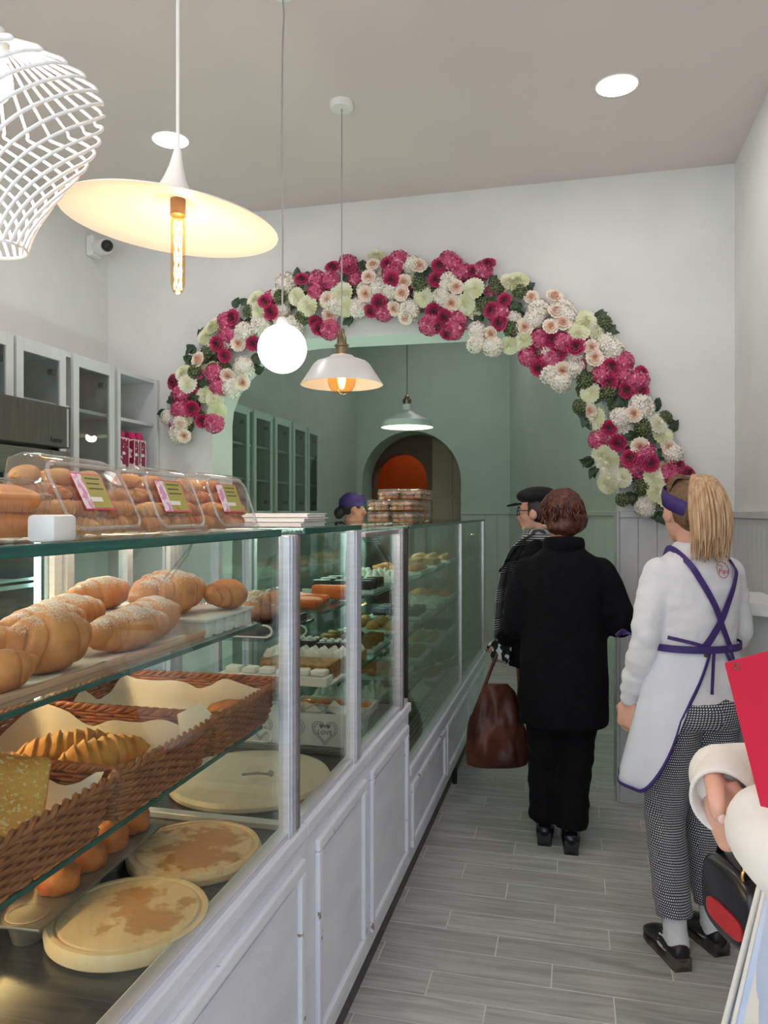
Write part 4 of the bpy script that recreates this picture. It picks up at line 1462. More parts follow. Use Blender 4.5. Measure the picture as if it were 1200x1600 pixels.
t = T('nut_cake', 'square nut covered cake on the middle cake shelf', 'cake', (-.90, 2.47, ZS), 0)
MB().box(-.12, .12, -.07, .07, .004, .06, .004).jitter(.003, 60).build('cake_body', NUT, t)
MB().box(-.135, .135, -.08, .08, 0, .004).build('cake_board', CREAMP, t)
t = T('cream_roll_tray', 'white tray of small cream slices in front of the nut cake', 'cake tray', (-.95, 2.385, ZS), 0)
MB().box(-.2, .18, -.035, .035, 0, .03, .003).build('tray', CREAMP, t)
for k in range(6):
    MB().box(-.18 + k * .06, -.13 + k * .06, -.025, .025, .03, .05, .006).jitter(.004, 50, k).build('cream_slice', WCREAM, t, 40)
t = T('cream_cake', 'cake topped with white whipped cream dollops behind the nut cake', 'cake', (-.94, 2.66, ZS), 0)
MB().box(-.16, .14, -.07, .07, 0, .04, .004).build('cake_body', NUT, t)
dollops(8, 4, .036, .034, .018).build('cream_topping', WCREAM, t, 'all', (-.01, 0, .04))
t = T('cream_square', 'small cream topped square behind the whipped cream cake', 'cake', (-.82, 2.80, ZS), 0)
MB().box(-.07, .05, -.05, .05, 0, .04, .004).build('cake_body', NUT, t)
dollops(4, 3, .028, .03, .013).build('cream_topping', WCREAM, t, 'all', (-.01, 0, .04))
for k in range(2):
    t = T('chocolate_cake', ['dark chocolate cake with a row of cream dots, nearer one', 'dark chocolate cake with a row of cream dots, farther one'][k], 'cake', (-1.02 + k * .13, 2.845 - .03 * k, ZS), 0, 'chocolate cakes')
    MB().box(-.06, .06, -.045, .045, 0, .07, .006).build('cake_body', CHOC, t, 40)
    for j in range(4):
        MB().ball((-.044 + j * .029, -.02, .072), (.011, .009, .006), 10, 6).ball((-.044 + j * .029, .016, .072), (.011, .009, .006), 10, 6).build('cream_dot', WCREAM, t, 'all')
ZU = 1.2005
ORC = crust('orange_tart_crust', (214, 124, 52), (178, 86, 34), scale=22)
for i, (x, y, lab) in enumerate(((-.90, 2.47, 'orange glazed tart slab nearest the post on the upper cake shelf'), (-.92, 2.60, 'orange glazed slab in the middle of the upper cake shelf'), (-.88, 2.75, 'tall orange pastry block on the upper cake shelf'))):
    tag(slab(.14, .09, .03 + .02 * (i == 2), 10 + i).build('tart_slab', ORC, None, 'all', (x, y, ZU + .007)), lab, 'tart', 'orange tarts')
t = T('meringue_plate', 'plate of pale sugared biscuits on the upper cake shelf', 'plate', (-1.12, 2.60, ZU), 0)
MB().lathe([(.001, 0), (.1, 0), (.125, .012), (.12, .014), (.001, .005)], 28).build('plate', WHITEP, t, 40)
for k in range(9):
    put('biscuit', bpy.data.meshes['pale_biscuit_round'] if k else bun(.03, .026, .018, 9).mesh('pale_biscuit_round', crust('sugar_biscuit', (232, 220, 196), (204, 176, 132)), 'all'), t, (.07 * math.cos(k * .8) * (k > 0), .07 * math.sin(k * .8) * (k > 0), .006 + .012 * (k == 0)))
for i, (x, y, lab) in enumerate(((-.93, 2.765, 'white tray of flat golden biscuits on the case deck'), (-.92, 2.92, 'white tray of small brown biscuits on the case deck'), (-.90, 2.62, 'white tray of crisp pastry fingers on the case deck'))):
    t = T('biscuit_tray', lab, 'tray', (x, y, DECK + .001), 0, 'white biscuit trays')
    MB().box(-.16, .16, -.065, .065, .0, .004).box(-.16, .16, -.065, -.06, .004, .03).box(-.16, .16, .06, .065, .004, .03).box(-.16, -.154, -.064, .064, .004, .03).box(.154, .16, -.064, .064, .004, .03).build('tray', CREAMP, t)
    for k in range(5):
        for j in range(2 if i < 2 else 1):
            if i < 2:
                m = bun(.027, .026, .014, k)
            else:
                m = croissant(.10, .012, .0, 6, None, k)
            me = m.mesh('biscuit', PALEC if i != 1 else CRUST, 'all')
            put('biscuit', me, t, (-.12 + k * .06, -.03 + j * .06 if i < 2 else 0, .03 if i == 2 else .006), (0, 0, 0 if i < 2 else 1.4))
# far cabinet goods -------------------------------------------------------------
TR = M('cabinet_tray_white', (226, 232, 226), .5, col2=(216, 224, 216), scale=6)
kinds = []
kinds.append(('cream_puff', bun(.034, .034, .03, 1).mesh('cream_puff', PALEC, 'all'), 'round golden cream puff'))
kinds.append(('chocolate_slice', MB().box(-.035, .035, -.025, .025, 0, .045, .004).mesh('chocolate_slice', CHOC, 40), 'dark chocolate slice'))
kinds.append(('cream_slice', dollops(2, 2, .03, .026, .015).box(-.034, .034, -.028, .028, -.025, 0, .003).xf(Matrix.Translation((0, 0, .025))).mesh('cream_slice', WCREAM, 'all'), 'white cream topped slice'))
kinds.append(('small_croissant', croissant(.09, .024, .15, 5, None, 91).mesh('small_croissant', CRUST, 'all'), 'small brown croissant'))
kinds.append(('nut_slice', MB().box(-.035, .035, -.025, .025, 0, .04, .004).jitter(.003, 60).mesh('nut_slice', NUT, 40), 'nut covered slice'))
zz_ = {0: ('bottom deck', .476), 1: ('lower shelf', .7005), 2: ('middle shelf', .9305), 3: ('top shelf', 1.1805)}
rnd = random.Random(21)
for lv in range(4):
    nm, z = zz_[lv]
    for c in range(5):
        y = 3.30 + c * .52
        kd = kinds[(lv * 2 + c) % 5]
        t = T('pastry_tray', f'tray of {kd[2]}s on the far cabinet {nm}, ' + ['nearest', 'second', 'third', 'fourth', 'farthest'][c] + ' one', 'tray', (-.97, y, z), 0, 'trays in the far pastry cabinet')
        MB().box(-.17, .15, -.16, .16, 0, .008, .003).box(-.17, .15, -.16, -.155, .008, .018).box(-.17, .15, .155, .16, .008, .018).box(.145, .15, -.155, .155, .008, .018).build('tray', TR, t)
        for a in range(3):
            for b in range(3):
                tag(put(kd[0], kd[1], None, (-1.07 + a * .095, y - .1 + b * .1, z + .0085), (0, 0, rnd.uniform(-.15, .15))), kd[2] + f' on the {nm} tray, ' + ['first', 'second', 'third', 'fourth', 'last'][c] + ' from the near end', 'pastry', f'pastries on {nm} tray ' + 'abcde'[c])
# ================================================================== FLOWER GARLAND
def petal(m, base, ang, w, h, r0, r1, curl, nu=4, nv=4, ruf=.0):
    """curved petal standing round the axis; r0 -> r1 outward, tips curl out"""
    vs = []
    for i in range(nv + 1):
        t = i / nv
        wd = w * (math.sin(PI * min(1, .18 + .72 * t)) ** .6)
        rad = r0 + (r1 - r0) * t ** 1.6 + curl * max(0, t - .6) ** 2
        z = base + h * (t - .55 * curl * 8 * max(0, t - .65) ** 2)
        for j in range(nu + 1):
            s_ = -1 + 2 * j / nu
            a = ang + s_ * wd
            rr = rad * (1 - .10 * (1 - abs(s_)) * t) + ruf * math.sin(7 * s_ + 3 * ang) * t
            vs.append((rr * math.cos(a), rr * math.sin(a), z - .12 * h * s_ * s_ * t))
    fs = []
    for i in range(nv):
        for j in range(nu):
            q = i * (nu + 1) + j
            fs.append((q, q + 1, q + nu + 2, q + nu + 1))
    m.add(vs, fs)


def rose(r):
    m = MB()
    for (n, r0, r1, h, cu, w, z0) in ((3, .06, .10, .62, .0, 1.3, .25), (4, .12, .24, .62, .05, 1.0, .2), (5, .2, .42, .60, .15, .85, .14), (6, .3, .64, .54, .35, .75, .06), (7, .38, .86, .42, .6, .68, 0)):
        for k in range(n):
            petal(m, z0 * r, 2 * PI * k / n + n * .7, w, h * r, r0 * r, r1 * r, cu * r)
    m.ball((0, 0, r * .06), (r * .5, r * .5, r * .2), 12, 6)
    return m


def hydrangea(r, n=62, seed=1):
    rnd = random.Random(seed)
    m = MB().ball((0, 0, .25 * r), (r * .78, r * .78, r * .7), 12, 8)
    for k in range(n):
        zf = 1 - (k + .5) / n * 1.25
        a = k * 2.399963
        rad = math.sqrt(max(0, 1 - zf * zf))
        d = V((rad * math.cos(a), rad * math.sin(a), zf))
        c = d * r * rnd.uniform(.85, 1.02) + V((0, 0, .25 * r))
        ux = d.orthogonal().normalized()
        uy = d.cross(ux)
        ro = rnd.uniform(0, PI)
        s_ = r * rnd.uniform(.25, .33)
        for q in range(4):
            b = ro + q * PI / 2
            e = ux * math.cos(b) + uy * math.sin(b)
            f = ux * -math.sin(b) + uy * math.cos(b)
            m.add([c, c + e * s_ * .6 + f * s_ * .42 + d * s_ * .10, c + e * s_ * 1.0 + d * s_ * .22, c + e * s_ * .6 - f * s_ * .42 + d * s_ * .10], [(0, 1, 2, 3)])
    return m


def dahlia(r, seed=2):
    m = MB().ball((0, 0, r * .12), (r * .7, r * .7, r * .35), 12, 6)
    for L in range(7):
        n = 7 + L * 2
        f = L / 6
        for k in range(n):
            petal(m, (.42 - .36 * f) * r, 2 * PI * k / n + L * .37, .55 - .22 * f, (.42 - .12 * f) * r, (.06 + .28 * f) * r, (.20 + .78 * f) * r, .25 * f * r, 2, 3, .02 * r)
    return m


def leaf_mesh(L=.075, W=.026):
    vs, fs = [], []
    for i in range(7):
        t = i / 6
        wd = W * math.sin(PI * t ** .8) ** .8 if 0 < t < 1 else .0012
        z = .012 * math.sin(PI * t) - .02 * t * t
        y = L * t
        k = 1 + .10 * (i % 2)
        vs += [(-wd * k, y, z + .006), (0, y, z), (wd * k, y, z + .006)]
    for i in range(6):
        q = i * 3
        fs += [(q, q + 1, q + 4, q + 3), (q + 1, q + 2, q + 5, q + 4)]
    return MB().add(vs, fs)


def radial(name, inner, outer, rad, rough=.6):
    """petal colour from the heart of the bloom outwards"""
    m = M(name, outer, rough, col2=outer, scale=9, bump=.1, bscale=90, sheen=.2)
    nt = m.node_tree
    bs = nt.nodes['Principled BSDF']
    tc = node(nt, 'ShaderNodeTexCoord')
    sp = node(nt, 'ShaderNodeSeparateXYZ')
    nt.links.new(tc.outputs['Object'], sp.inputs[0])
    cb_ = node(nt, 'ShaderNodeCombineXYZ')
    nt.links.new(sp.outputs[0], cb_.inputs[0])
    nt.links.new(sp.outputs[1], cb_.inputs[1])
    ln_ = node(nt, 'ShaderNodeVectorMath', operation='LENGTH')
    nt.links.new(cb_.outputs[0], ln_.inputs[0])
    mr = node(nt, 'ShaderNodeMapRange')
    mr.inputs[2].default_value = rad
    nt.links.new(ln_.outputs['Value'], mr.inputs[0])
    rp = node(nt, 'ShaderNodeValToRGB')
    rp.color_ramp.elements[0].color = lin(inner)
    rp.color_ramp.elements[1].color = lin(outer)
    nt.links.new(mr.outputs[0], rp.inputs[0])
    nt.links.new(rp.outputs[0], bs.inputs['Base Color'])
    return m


FM = {
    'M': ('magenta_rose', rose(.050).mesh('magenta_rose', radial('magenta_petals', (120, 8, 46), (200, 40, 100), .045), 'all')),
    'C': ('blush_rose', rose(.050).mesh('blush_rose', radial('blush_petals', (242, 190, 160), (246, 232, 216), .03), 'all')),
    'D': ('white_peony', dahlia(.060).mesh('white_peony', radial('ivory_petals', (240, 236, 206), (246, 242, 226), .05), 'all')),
    'P': ('pink_hydrangea', hydrangea(.054).mesh('pink_hydrangea', M('pink_florets', (214, 92, 132), .6, col2=(172, 44, 92), scale=26, mix=(.4, .62), col3=(238, 178, 186), s3=34, m3=(.58, .68)), 30)),
    'W': ('white_hydrangea', hydrangea(.055, seed=4).mesh('white_hydrangea', M('white_florets', (244, 238, 228), .6, col2=(236, 224, 206), scale=26), 30)),
    'G': ('cream_hydrangea', dahlia(.060, 5).mesh('cream_hydrangea', M('lime_cream_petals', (240, 238, 214), .6, col2=(226, 228, 176), scale=22, mix=(.4, .7)), 'all')),
}
LEAF = leaf_mesh().mesh('leaf', M('dark_leaf', (58, 80, 52), .5, col2=(40, 58, 38), scale=18, bump=.15, bscale=60), 'all')
rnd = random.Random(9)
bud = MB()
for k in range(40):
    zf = 1 - (k + .5) / 40 * 1.1
    a = k * 2.4
    q = math.sqrt(max(0, 1 - zf * zf))
    bud.ball((.042 * q * math.cos(a), .042 * q * math.sin(a), .036 * zf + .01), rnd.uniform(.006, .009), 6, 4)
bud.ball((0, 0, .008), (.034, .034, .028), 8, 6)
BUD = bud.mesh('green_bud_cluster', M('green_buds', (112, 122, 82), .6, col2=(74, 88, 56), scale=40, mix=(.4, .6)), 'all')

Z8 = """W110,700 W95,745 C120,705 C130,755 M160,650 M190,695 P115,655 P230,700 G240,610 G245,655 L75,620 L30,665 M88,545 G130,515 D150,555 L165,605 L200,545 P120,590 P240,510 P255,560 M285,445 M265,400
B220,430 L150,420 L140,460 B180,510 C195,465 C295,515 W350,480 W300,560 C350,545 G215,370 L185,360 P290,310 M325,300 P300,360 W355,350 C340,395 M390,390 L395,450 L400,490 G245,335 B385,275 L360,235 G410,230 G425,275
M450,240 M470,275 B510,220 L505,180 L395,340 W520,165 L560,135 M590,155 P640,150 P640,195 G570,215 G610,250 B580,295 M650,330 M635,305 P690,330 C690,225 C690,275 W715,240 G740,200 G755,250 M705,105 P700,150 P760,90 M770,110
L760,145 L755,300 L825,90 C865,95 G870,60 C850,145 W880,180 C835,205 M920,90 P960,80 P935,125 M940,155 M855,265 M890,235 P900,265 W1010,90 C1035,100 C985,165 C980,205 C945,255 W1000,255 C990,290 W930,190 L1050,135 B1050,170
G1060,215 L1090,120 M1120,100 P1150,80 M1110,150 W1150,160 C1185,185 W1130,210 C1170,240 M1095,265 M1145,290 M1110,320 P1080,310 P1170,330 M1150,350 W420,320 W545,320 C500,300 W800,250"""
Z1 = """P75,95 M160,130 M225,105 P200,125 P110,130 G170,205 G130,265 L250,160 B260,195 L250,235 L185,265 P95,320 M60,380 P85,360 B210,270 M300,255 P280,300 M245,295 M280,345 L180,320 L340,270 L335,315 B330,370 G320,180 G350,170 B360,215
L400,200 W180,370 W180,420 C245,385 W250,430 C385,365 G320,430 G380,420 C410,240 C505,240 C515,300 W440,290 W420,330 W540,290 W560,320 C490,370 C540,350 P450,410 M500,415 M440,465 M525,475 M600,455 P545,430 P400,480 M395,465 M445,530
P500,490 C545,545 W500,555 W590,535 W540,585 G640,340 G680,380 G610,390 L700,310 B715,345 L740,380 W720,430 W750,460 C660,455 C675,500 M745,535 P800,510 P800,570 M870,560 P860,590 M805,630 M870,630 P830,600 P710,570 M740,600 L620,550
B640,590 L660,580 L625,620 L700,650 B735,640 L780,690 L740,655 G665,640 C665,715 G690,750 L625,720 L650,760 B620,695 W870,690 C840,735 W790,745 W885,715 M740,790 M780,850 P700,835 L825,815 B880,790 L900,840 D940,775 G965,820 L945,690
L1010,780 B975,745 G720,900 G745,920 D740,945 L660,925 L685,970 M830,920 M910,940 P885,900 P850,960 L945,905 C985,875 W1010,900 C870,870 G925,1000 D760,1000 G800,1000 G740,1020 L860,990 B880,1040 L830,1080 B800,1090 L900,1080 M1020,950
M1065,990 P1000,985 M1010,1030 G940,1060 G985,1090 L915,1140 L970,1110 L965,1165"""
spine_px = [(285, 668), (312, 610), (345, 555), (400, 500), (470, 468), (560, 450), (650, 452), (740, 465), (820, 500), (890, 550), (945, 610), (985, 680), (1010, 745), (1030, 785)]
spine = [PY(u, v, YW) for u, v in spine_px]
ga = T('flower_garland', 'arched garland of magenta, blush and cream flowers around the white opening', 'garland', (-.93, YW, 1.9))
org = V((-.93, YW, 1.9))
sm = MB().tube([p + V((0, -.03, 0)) - org for p in catmull(spine, 4)], .028, 8).build('green_backing', M('garland_backing', (64, 78, 52), .8, col2=(44, 58, 38), scale=30, bump=.5, bscale=60), ga, 'all')
sp2 = catmull(spine, 6)
rnd = random.Random(4)


def place(kind, u, v):
    p = PY(u, v, YW - .07)
    near = min(sp2, key=lambda q: (q.x - p.x) ** 2 + (q.z - p.z) ** 2)
    off = V((p.x - near.x, 0, p.z - near.z))
    d = min(1.0, off.length / .13)
    yy = YW - .062 - .035 * (1 - d) - rnd.uniform(0, .02) + {'P': .022, 'W': .022, 'M': -.012, 'C': -.012}.get(kind, 0)
    if kind in 'PW':
        yy = min(yy, YW - .06)
    n_ = V((off.x * 4.2, -1, off.z * 4.2)) + V((rnd.uniform(-.25, .25), 0, rnd.uniform(-.25, .25)))
    n_.normalize()
    q = n_.to_track_quat('Z', 'Y')
    loc = V((p.x, yy, p.z)) - org
    if kind == 'L':
        for k in range(2):
            o = put('leaf', LEAF, ga, loc + V((rnd.uniform(-.01, .01), .01, rnd.uniform(-.01, .01))), None, rnd.uniform(.8, 1.1))
            oa = math.atan2(off.z, off.x) + rnd.uniform(-.9, .9) + k * .8
            yv = (V((math.cos(oa), -.35, math.sin(oa)))).normalized()
            zv = (n_ - yv * n_.dot(yv)).normalized()
            xv = yv.cross(zv)
            o.rotation_euler = Matrix((xv, yv, zv)).transposed().to_euler()
            o.location = o.location - yv * .03
        return
    if kind == 'B':
        o = put('green_bud_cluster', BUD, ga, loc, q.to_euler(), rnd.uniform(.8, 1.0))
        return
    nm, me = FM[kind]
    o = put(nm, me, ga, loc, (q.to_matrix() @ Matrix.Rotation(rnd.uniform(0, 6.28), 3, 'Z')).to_euler(), rnd.uniform(.9, 1.1) * {'P': 1.06, 'W': 1.06}.get(kind, 1.0))


for s_ in Z8.split():
    x, y = s_[1:].split(',')
    place(s_[0], 240 + float(x) / 2.5, 380 + float(y) / 2.5)
for s_ in Z1.split():
    x, y = s_[1:].split(',')
    place(s_[0], 680 + float(x) / 2.727, 380 + float(y) / 2.727)

# background filling of leaves, buds and florets along the garland
r2 = random.Random(12)
for k in range(len(sp2)):
    for j in range(2):
        p = sp2[k]
        tn = (sp2[min(k + 1, len(sp2) - 1)] - sp2[max(k - 1, 0)]).normalized()
        pn = V((-tn.z, 0, tn.x))
        f = r2.uniform(-.10, .10)
        q = p + pn * f
        kd = r2.choice('BWGLLPB')
        if kd == 'L':
            o = put('leaf', LEAF, ga, V((q.x, YW - .07, q.z)) - org, (PI / 2 + r2.uniform(-.3, .3), r2.uniform(0, 6.28), 0), 1.0)
        elif kd == 'B':
            put('green_bud_cluster', BUD, ga, V((q.x, YW - .05, q.z)) - org, (PI / 2, 0, r2.uniform(0, 6)), .9)
        else:
            put(FM[kd][0], FM[kd][1], ga, V((q.x, YW - .055, q.z)) - org, (PI / 2, 0, r2.uniform(-.2, .2)), .9)
# ================================================================== PEOPLE  (local frame: x right, y forward, z up)
SKIN = M('skin', (226, 174, 152), .5, col2=(214, 156, 134), scale=12, sub=.12)
SKIN2 = M('skin_ruddy', (206, 140, 116), .5, col2=(196, 128, 104), scale=12, sub=.12)
EYEW = M('eye_white', (236, 232, 228), .2, col2=(230, 226, 222), scale=9)
EYED = M('eye_dark', (48, 34, 28), .15, col2=(36, 26, 22), scale=9)
LIPS = M('lips', (186, 96, 92), .4, col2=(176, 88, 84), scale=20)


def limb(m, pts, rad, n=14, per=5):
    P_ = catmull(pts, per)
    N = len(pts)
    rr = []
    for i in range(len(P_)):
        f = i / per
        k = min(int(f), N - 2)
        t = f - k
        a, b = rad[k], rad[k + 1]
        if isinstance(a, (tuple, list)):
            rr.append((a[0] + (b[0] - a[0]) * t, a[1] + (b[1] - a[1]) * t))
        else:
            rr.append(a + (b - a) * t)
    m.tube(P_, rr, n, True, 1.0, (1, 0, 0) if isinstance(rad[0], (tuple, list)) else None)
    for e in (0, -1):
        r_ = rr[e] if not isinstance(rr[e], tuple) else min(rr[e])
        if not isinstance(rr[e], tuple):
            m.ball(P_[e], r_, 12, 8)


def torso(m, prof, n=28):
    """prof: list of (z, rx, ry, cx, cy)"""
    ctl = [V(q[:3]) for q in prof]
    cc = [V((q[3], q[4], 0)) for q in prof]
    A, B = catmull(ctl, 4), catmull(cc, 4)
    rings = []
    for a, b in zip(A, B):
        rings.append([V((b.x + a.y * math.copysign(abs(math.cos(t)) ** .9, math.cos(t)), b.y + a.z * math.copysign(abs(math.sin(t)) ** .9, math.sin(t)), a.x)) for t in [2 * PI * j / n for j in range(n)]])
    m.rings(rings)


def headshape(m, c, yaw, s=1.0, pitch=0.0):
    """skull, face, jaw, nose, lips, ears; returns the transform"""
    X = Matrix.Translation(c) @ Matrix.Rotation(yaw, 4, 'Z') @ Matrix.Rotation(pitch, 4, 'X') @ Matrix.Scale(s, 4)
    h = MB()
    h.ball((0, -.012, .022), (.073, .090, .092), 20, 14)
    h.ball((0, .016, -.028), (.060, .072, .085), 18, 12)
    h.ball((0, .048, -.088), (.036, .036, .028), 14, 8)
    h.ball((0, .070, .026), (.046, .016, .014), 12, 6)
    h.tube([(0, .078, .016), (0, .092, -.008), (0, .104, -.030)], [.009, .011, .014], 8)
    h.ball((-.011, .092, -.034), .009, 8, 6).ball((.011, .092, -.034), .009, 8, 6)
    h.ball((0, .080, -.060), (.024, .014, .012), 12, 6)
    for sx in (-1, 1):
        h.ball((sx * .074, -.004, -.012), (.011, .024, .032), 10, 8)
        h.ball((sx * .035, .060, -.020), (.022, .018, .016), 10, 6)
    h.xf(X)
    m.add(h.v, h.f)
    return X


def face_parts(t, X):
    for sx in (-1, 1):
        o = MB().ball((sx * .029, .074, .006), (.0125, .009, .008), 12, 8).xf(X).build('eye', EYEW, t, 'all')
        MB().ball((sx * .029, .0815, .006), (.0055, .003, .0055), 10, 6).xf(X).build('iris', EYED, o, 'all')
        MB().tube([X @ V((sx * .014, .089, .026)), X @ V((sx * .030, .087, .031)), X @ V((sx * .046, .076, .025))], .0035, 6).build('eyebrow', EYED, t, 'all')
    MB().ball((0, .0925, -.057), (.020, .006, .0045), 12, 6).ball((0, .092, -.065), (.017, .006, .005), 12, 6).xf(X).build('lips', LIPS, t, 'all')


def hand(m, w, d, nrm, curl=.6, thumb=1, s=1.0, spread=.02):
    """w wrist, d pointing along the hand, nrm palm side, thumb = side sign along d x nrm"""
    w, d = V(w), V(d).normalized()
    nrm = V(nrm)
    nrm = (nrm - d * nrm.dot(d)).normalized()
    sd = d.cross(nrm).normalized() * thumb
    nails = []
    for k in range(5):
        o = (-.030 + k * .015) * s
        m.tube([w + sd * o * .7, w + sd * o * 1.0 + d * .045 * s, w + sd * o * 1.15 + d * .088 * s], [.013 * s, .0145 * s, .0125 * s], 8)
        m.ball(w + sd * o * 1.15 + d * .088 * s, .0125 * s, 8, 6)
    m.ball(w + d * .05 * s + sd * .022 * s + nrm * .006 * s, (.02 * s, .02 * s, .02 * s), 8, 6)
    Ls = [.060, .072, .077, .068]
    for k in range(4):
        b = w + d * .088 * s + sd * (-.030 + k * .020) * s
        a = 0.0
        p = b
        pts, rr = [b - d * .01 * s], [.0098 * s]
        for j, fl in enumerate((.45, .32, .25)):
            a += curl * (.9, 1.2, .8)[j]
            v = d * math.cos(a) + nrm * math.sin(a) + sd * ((k - 1.5) * spread)
            p = p + v.normalized() * Ls[k] * fl * s
            pts.append(p.copy())
            rr.append((.0096, .0088, .0072)[j] * s)
        m.tube(pts, rr, 8)
        for q, r_ in zip(pts, rr):
            m.ball(q, r_ * 1.01, 8, 6)
    b = w + d * .022 * s + sd * .030 * s
    v1 = (d * .55 + sd * .72 + nrm * .35).normalized()
    v2 = (d * .85 + sd * .25 + nrm * (.35 + .3 * curl)).normalized()
    p1 = b + v1 * .036 * s
    p2 = p1 + v2 * .030 * s
    p3 = p2 + (v2 + nrm * .25).normalized() * .025 * s
    m.tube([b, p1, p2, p3], [.014 * s, .0115 * s, .0105 * s, .0085 * s], 8)
    for q, r_ in ((p1, .0116), (p2, .0106), (p3, .0086)):
        m.ball(q, r_ * s, 8, 6)
    return p3, (p3 - p2).normalized(), nrm


def folds(a, f=(10, 10, 26), seed=0.0):
    return lambda co: a * mnoise.noise(V((co.x * f[0] + seed, co.y * f[1], co.z * f[2])))


def strands(name, mat, parent, roots, tipf, n, r=.0035, seed=1, per=6):
    rnd = random.Random(seed)
    m = MB()
    for k in range(n):
        pts = tipf(rnd, k / n)
        P_ = catmull(pts, 4)
        N = len(P_) - 1
        m.tube(P_, [max(.0006, r * (1 - (i / N) ** 3 * .8)) for i in range(N + 1)], 5)
    return m.build(name, mat, parent, 'all')


def skin_body(t, J, mat, vox=.008, hands=True, headyaw=0.0, pitch=0.0, hs=1.0):
    """one continuous body under the clothes"""
    m = MB()
    torso(m, J['torso_in'])
    limb(m, [J['neck0'], J['neck1']], [.052, .05])
    X = headshape(m, J['head'], headyaw, hs, pitch)
    for sd in ('l', 'r'):
        limb(m, [J['sh_' + sd], J['el_' + sd], J['wr_' + sd]], [.040, .031, .025])
        limb(m, [J['hip_' + sd], J['kn_' + sd], J['an_' + sd]], [.078, .05, .036])
        f_ = V(J['an_' + sd])
        limb(m, [f_ + V((0, -.02, -.04)), f_ + V((0, .07, -.052)), f_ + V((0, .12, -.056))], [.026, .018, .014])
    if hands:
        for sd in ('l', 'r'):
            if 'hd_' + sd in J:
                hand(m, *J['hd_' + sd])
    for pts_, rr_ in J.get('extra', []):
        limb(m, pts_, rr_, 10)
    m.voxel('body', mat, t, vox, 3)
    return X


def trousers(t, J, mat, rads, top, vox=.011, hem=None, f=.004, seed=1):
    m = MB()
    torso(m, top)
    for sd in ('l', 'r'):
        pts = [V(J['hip_' + sd]), V(J['hip_' + sd]).lerp(V(J['kn_' + sd]), .5), J['kn_' + sd], V(J['kn_' + sd]).lerp(V(J['an_' + sd]), .5), V(J['an_' + sd]) + V((0, 0, hem or .03))]
        P_ = catmull(pts, 4)
        N = len(P_) - 1
        rr = []
        for i in range(N + 1):
            q = i / N * (len(rads) - 1)
            k = min(int(q), len(rads) - 2)
            rr.append(rads[k] + (rads[k + 1] - rads[k]) * (q - k))
        m.tube(P_, rr, 18)
    o = m.voxel('trousers', mat, t, vox, 3, folds(f, (16, 16, 22), seed))
    # wrap coordinates round each leg so that woven patterns follow the cloth
    me = o.data
    uv = me.uv_layers.new(name='UVMap')
    for pl_ in me.polygons:
        c = pl_.center
        sd = 'l' if c.x < 0 else 'r'
        ha, ka = V(J['hip_' + sd]), V(J['an_' + sd])
        f_ = max(0, min(1, (ha.z - c.z) / (ha.z - ka.z)))
        ax_ = ha.lerp(ka, f_)
        first = None
        for li in pl_.loop_indices:
            q = me.vertices[me.loops[li].vertex_index].co
            a = math.atan2(q.y - ax_.y, q.x - ax_.x)
            if first is None:
                first = a
            elif a - first > PI:
                a -= 2 * PI
            elif first - a > PI:
                a += 2 * PI
            rz_ = .064 + .04 * max(0, min(1, (q.z - .1) / .7)) + .04 * max(0, min(1, (q.z - .8) / .1))
            uv.data[li].uv = (a * rz_, q.z)
    return o


def shoe(t, p, yaw, mat, solemat, L=.25, heel=.03, clog=True, name='shoe'):
    X = Matrix.Translation(p) @ Matrix.Rotation(yaw, 4, 'Z')
    m = MB()
    # loft along y from heel to toe
    rings = []
    for (y, wd, h0, h1) in ((-.075, .018, heel * .9, .075), (-.065, .03, heel * .9, .085), (-.02, .036, heel * .8, .088), (.04, .040, heel * .5, .086), (.10, .045, .012, .070), (.14, .042, .012, .052), (.17, .026, .014, .034), (.178, .01, .016, .026)):
        c = (h0 + h1) / 2
        rings.append([V((wd * math.cos(2 * PI * j / 14), y, c + (h1 - h0) / 2 * math.sin(2 * PI * j / 14))) for j in range(14)])
    o = m.rings(rings).xf(X).build(name, mat, t, 'all')
    MB().prism([(wd * sx, y) for sx, lst in ((1, ((-.075, .02), (-.06, .032), (0, .034), (.10, .043), (.14, .04), (.172, .024))), (-1, ((.172, .024), (.14, .04), (.10, .043), (0, .034), (-.06, .032), (-.075, .02)))) for y, wd in lst], 'z', .0, .014).prism([(.03, -.075), (.03, -.01), (-.03, -.01), (-.03, -.075)], 'z', .0, heel + .012).xf(X).build('sole', solemat, o, 30)
    return o


# ---------------------------------------------------------------- shop worker in apron
WX, WY, WRZ = .405, 2.86, R(30)
t = T('person', 'blonde ponytailed worker in white apron with purple straps, seen from behind', 'person', (WX, WY, 0), WRZ)
PUR = M('purple_ribbon', (62, 40, 112), .6, col2=(52, 32, 98), scale=20)
J = dict(torso_in=[(.84, .14, .10, 0, 0), (.95, .135, .095, 0, 0), (1.06, .12, .088, 0, 0), (1.2, .135, .095, 0, .005), (1.31, .14, .085, 0, 0), (1.38, .08, .06, 0, -.005), (1.41, .05, .05, 0, 0)],
         neck0=(0, -.005, 1.36), neck1=(0, .015, 1.47), head=(-.005, .03, 1.535),
         sh_l=(-.135, 0, 1.315), el_l=(-.19, .01, 1.07), wr_l=(-.175, .12, .855), sh_r=(.140, 0, 1.315), el_r=(.205, .03, 1.08), wr_r=(.10, .22, 1.10),
         hip_l=(-.08, 0, .86), kn_l=(-.092, .03, .47), an_l=(-.102, -.035, .095), hip_r=(.08, 0, .86), kn_r=(.085, .05, .47), an_r=(.078, .005, .095))
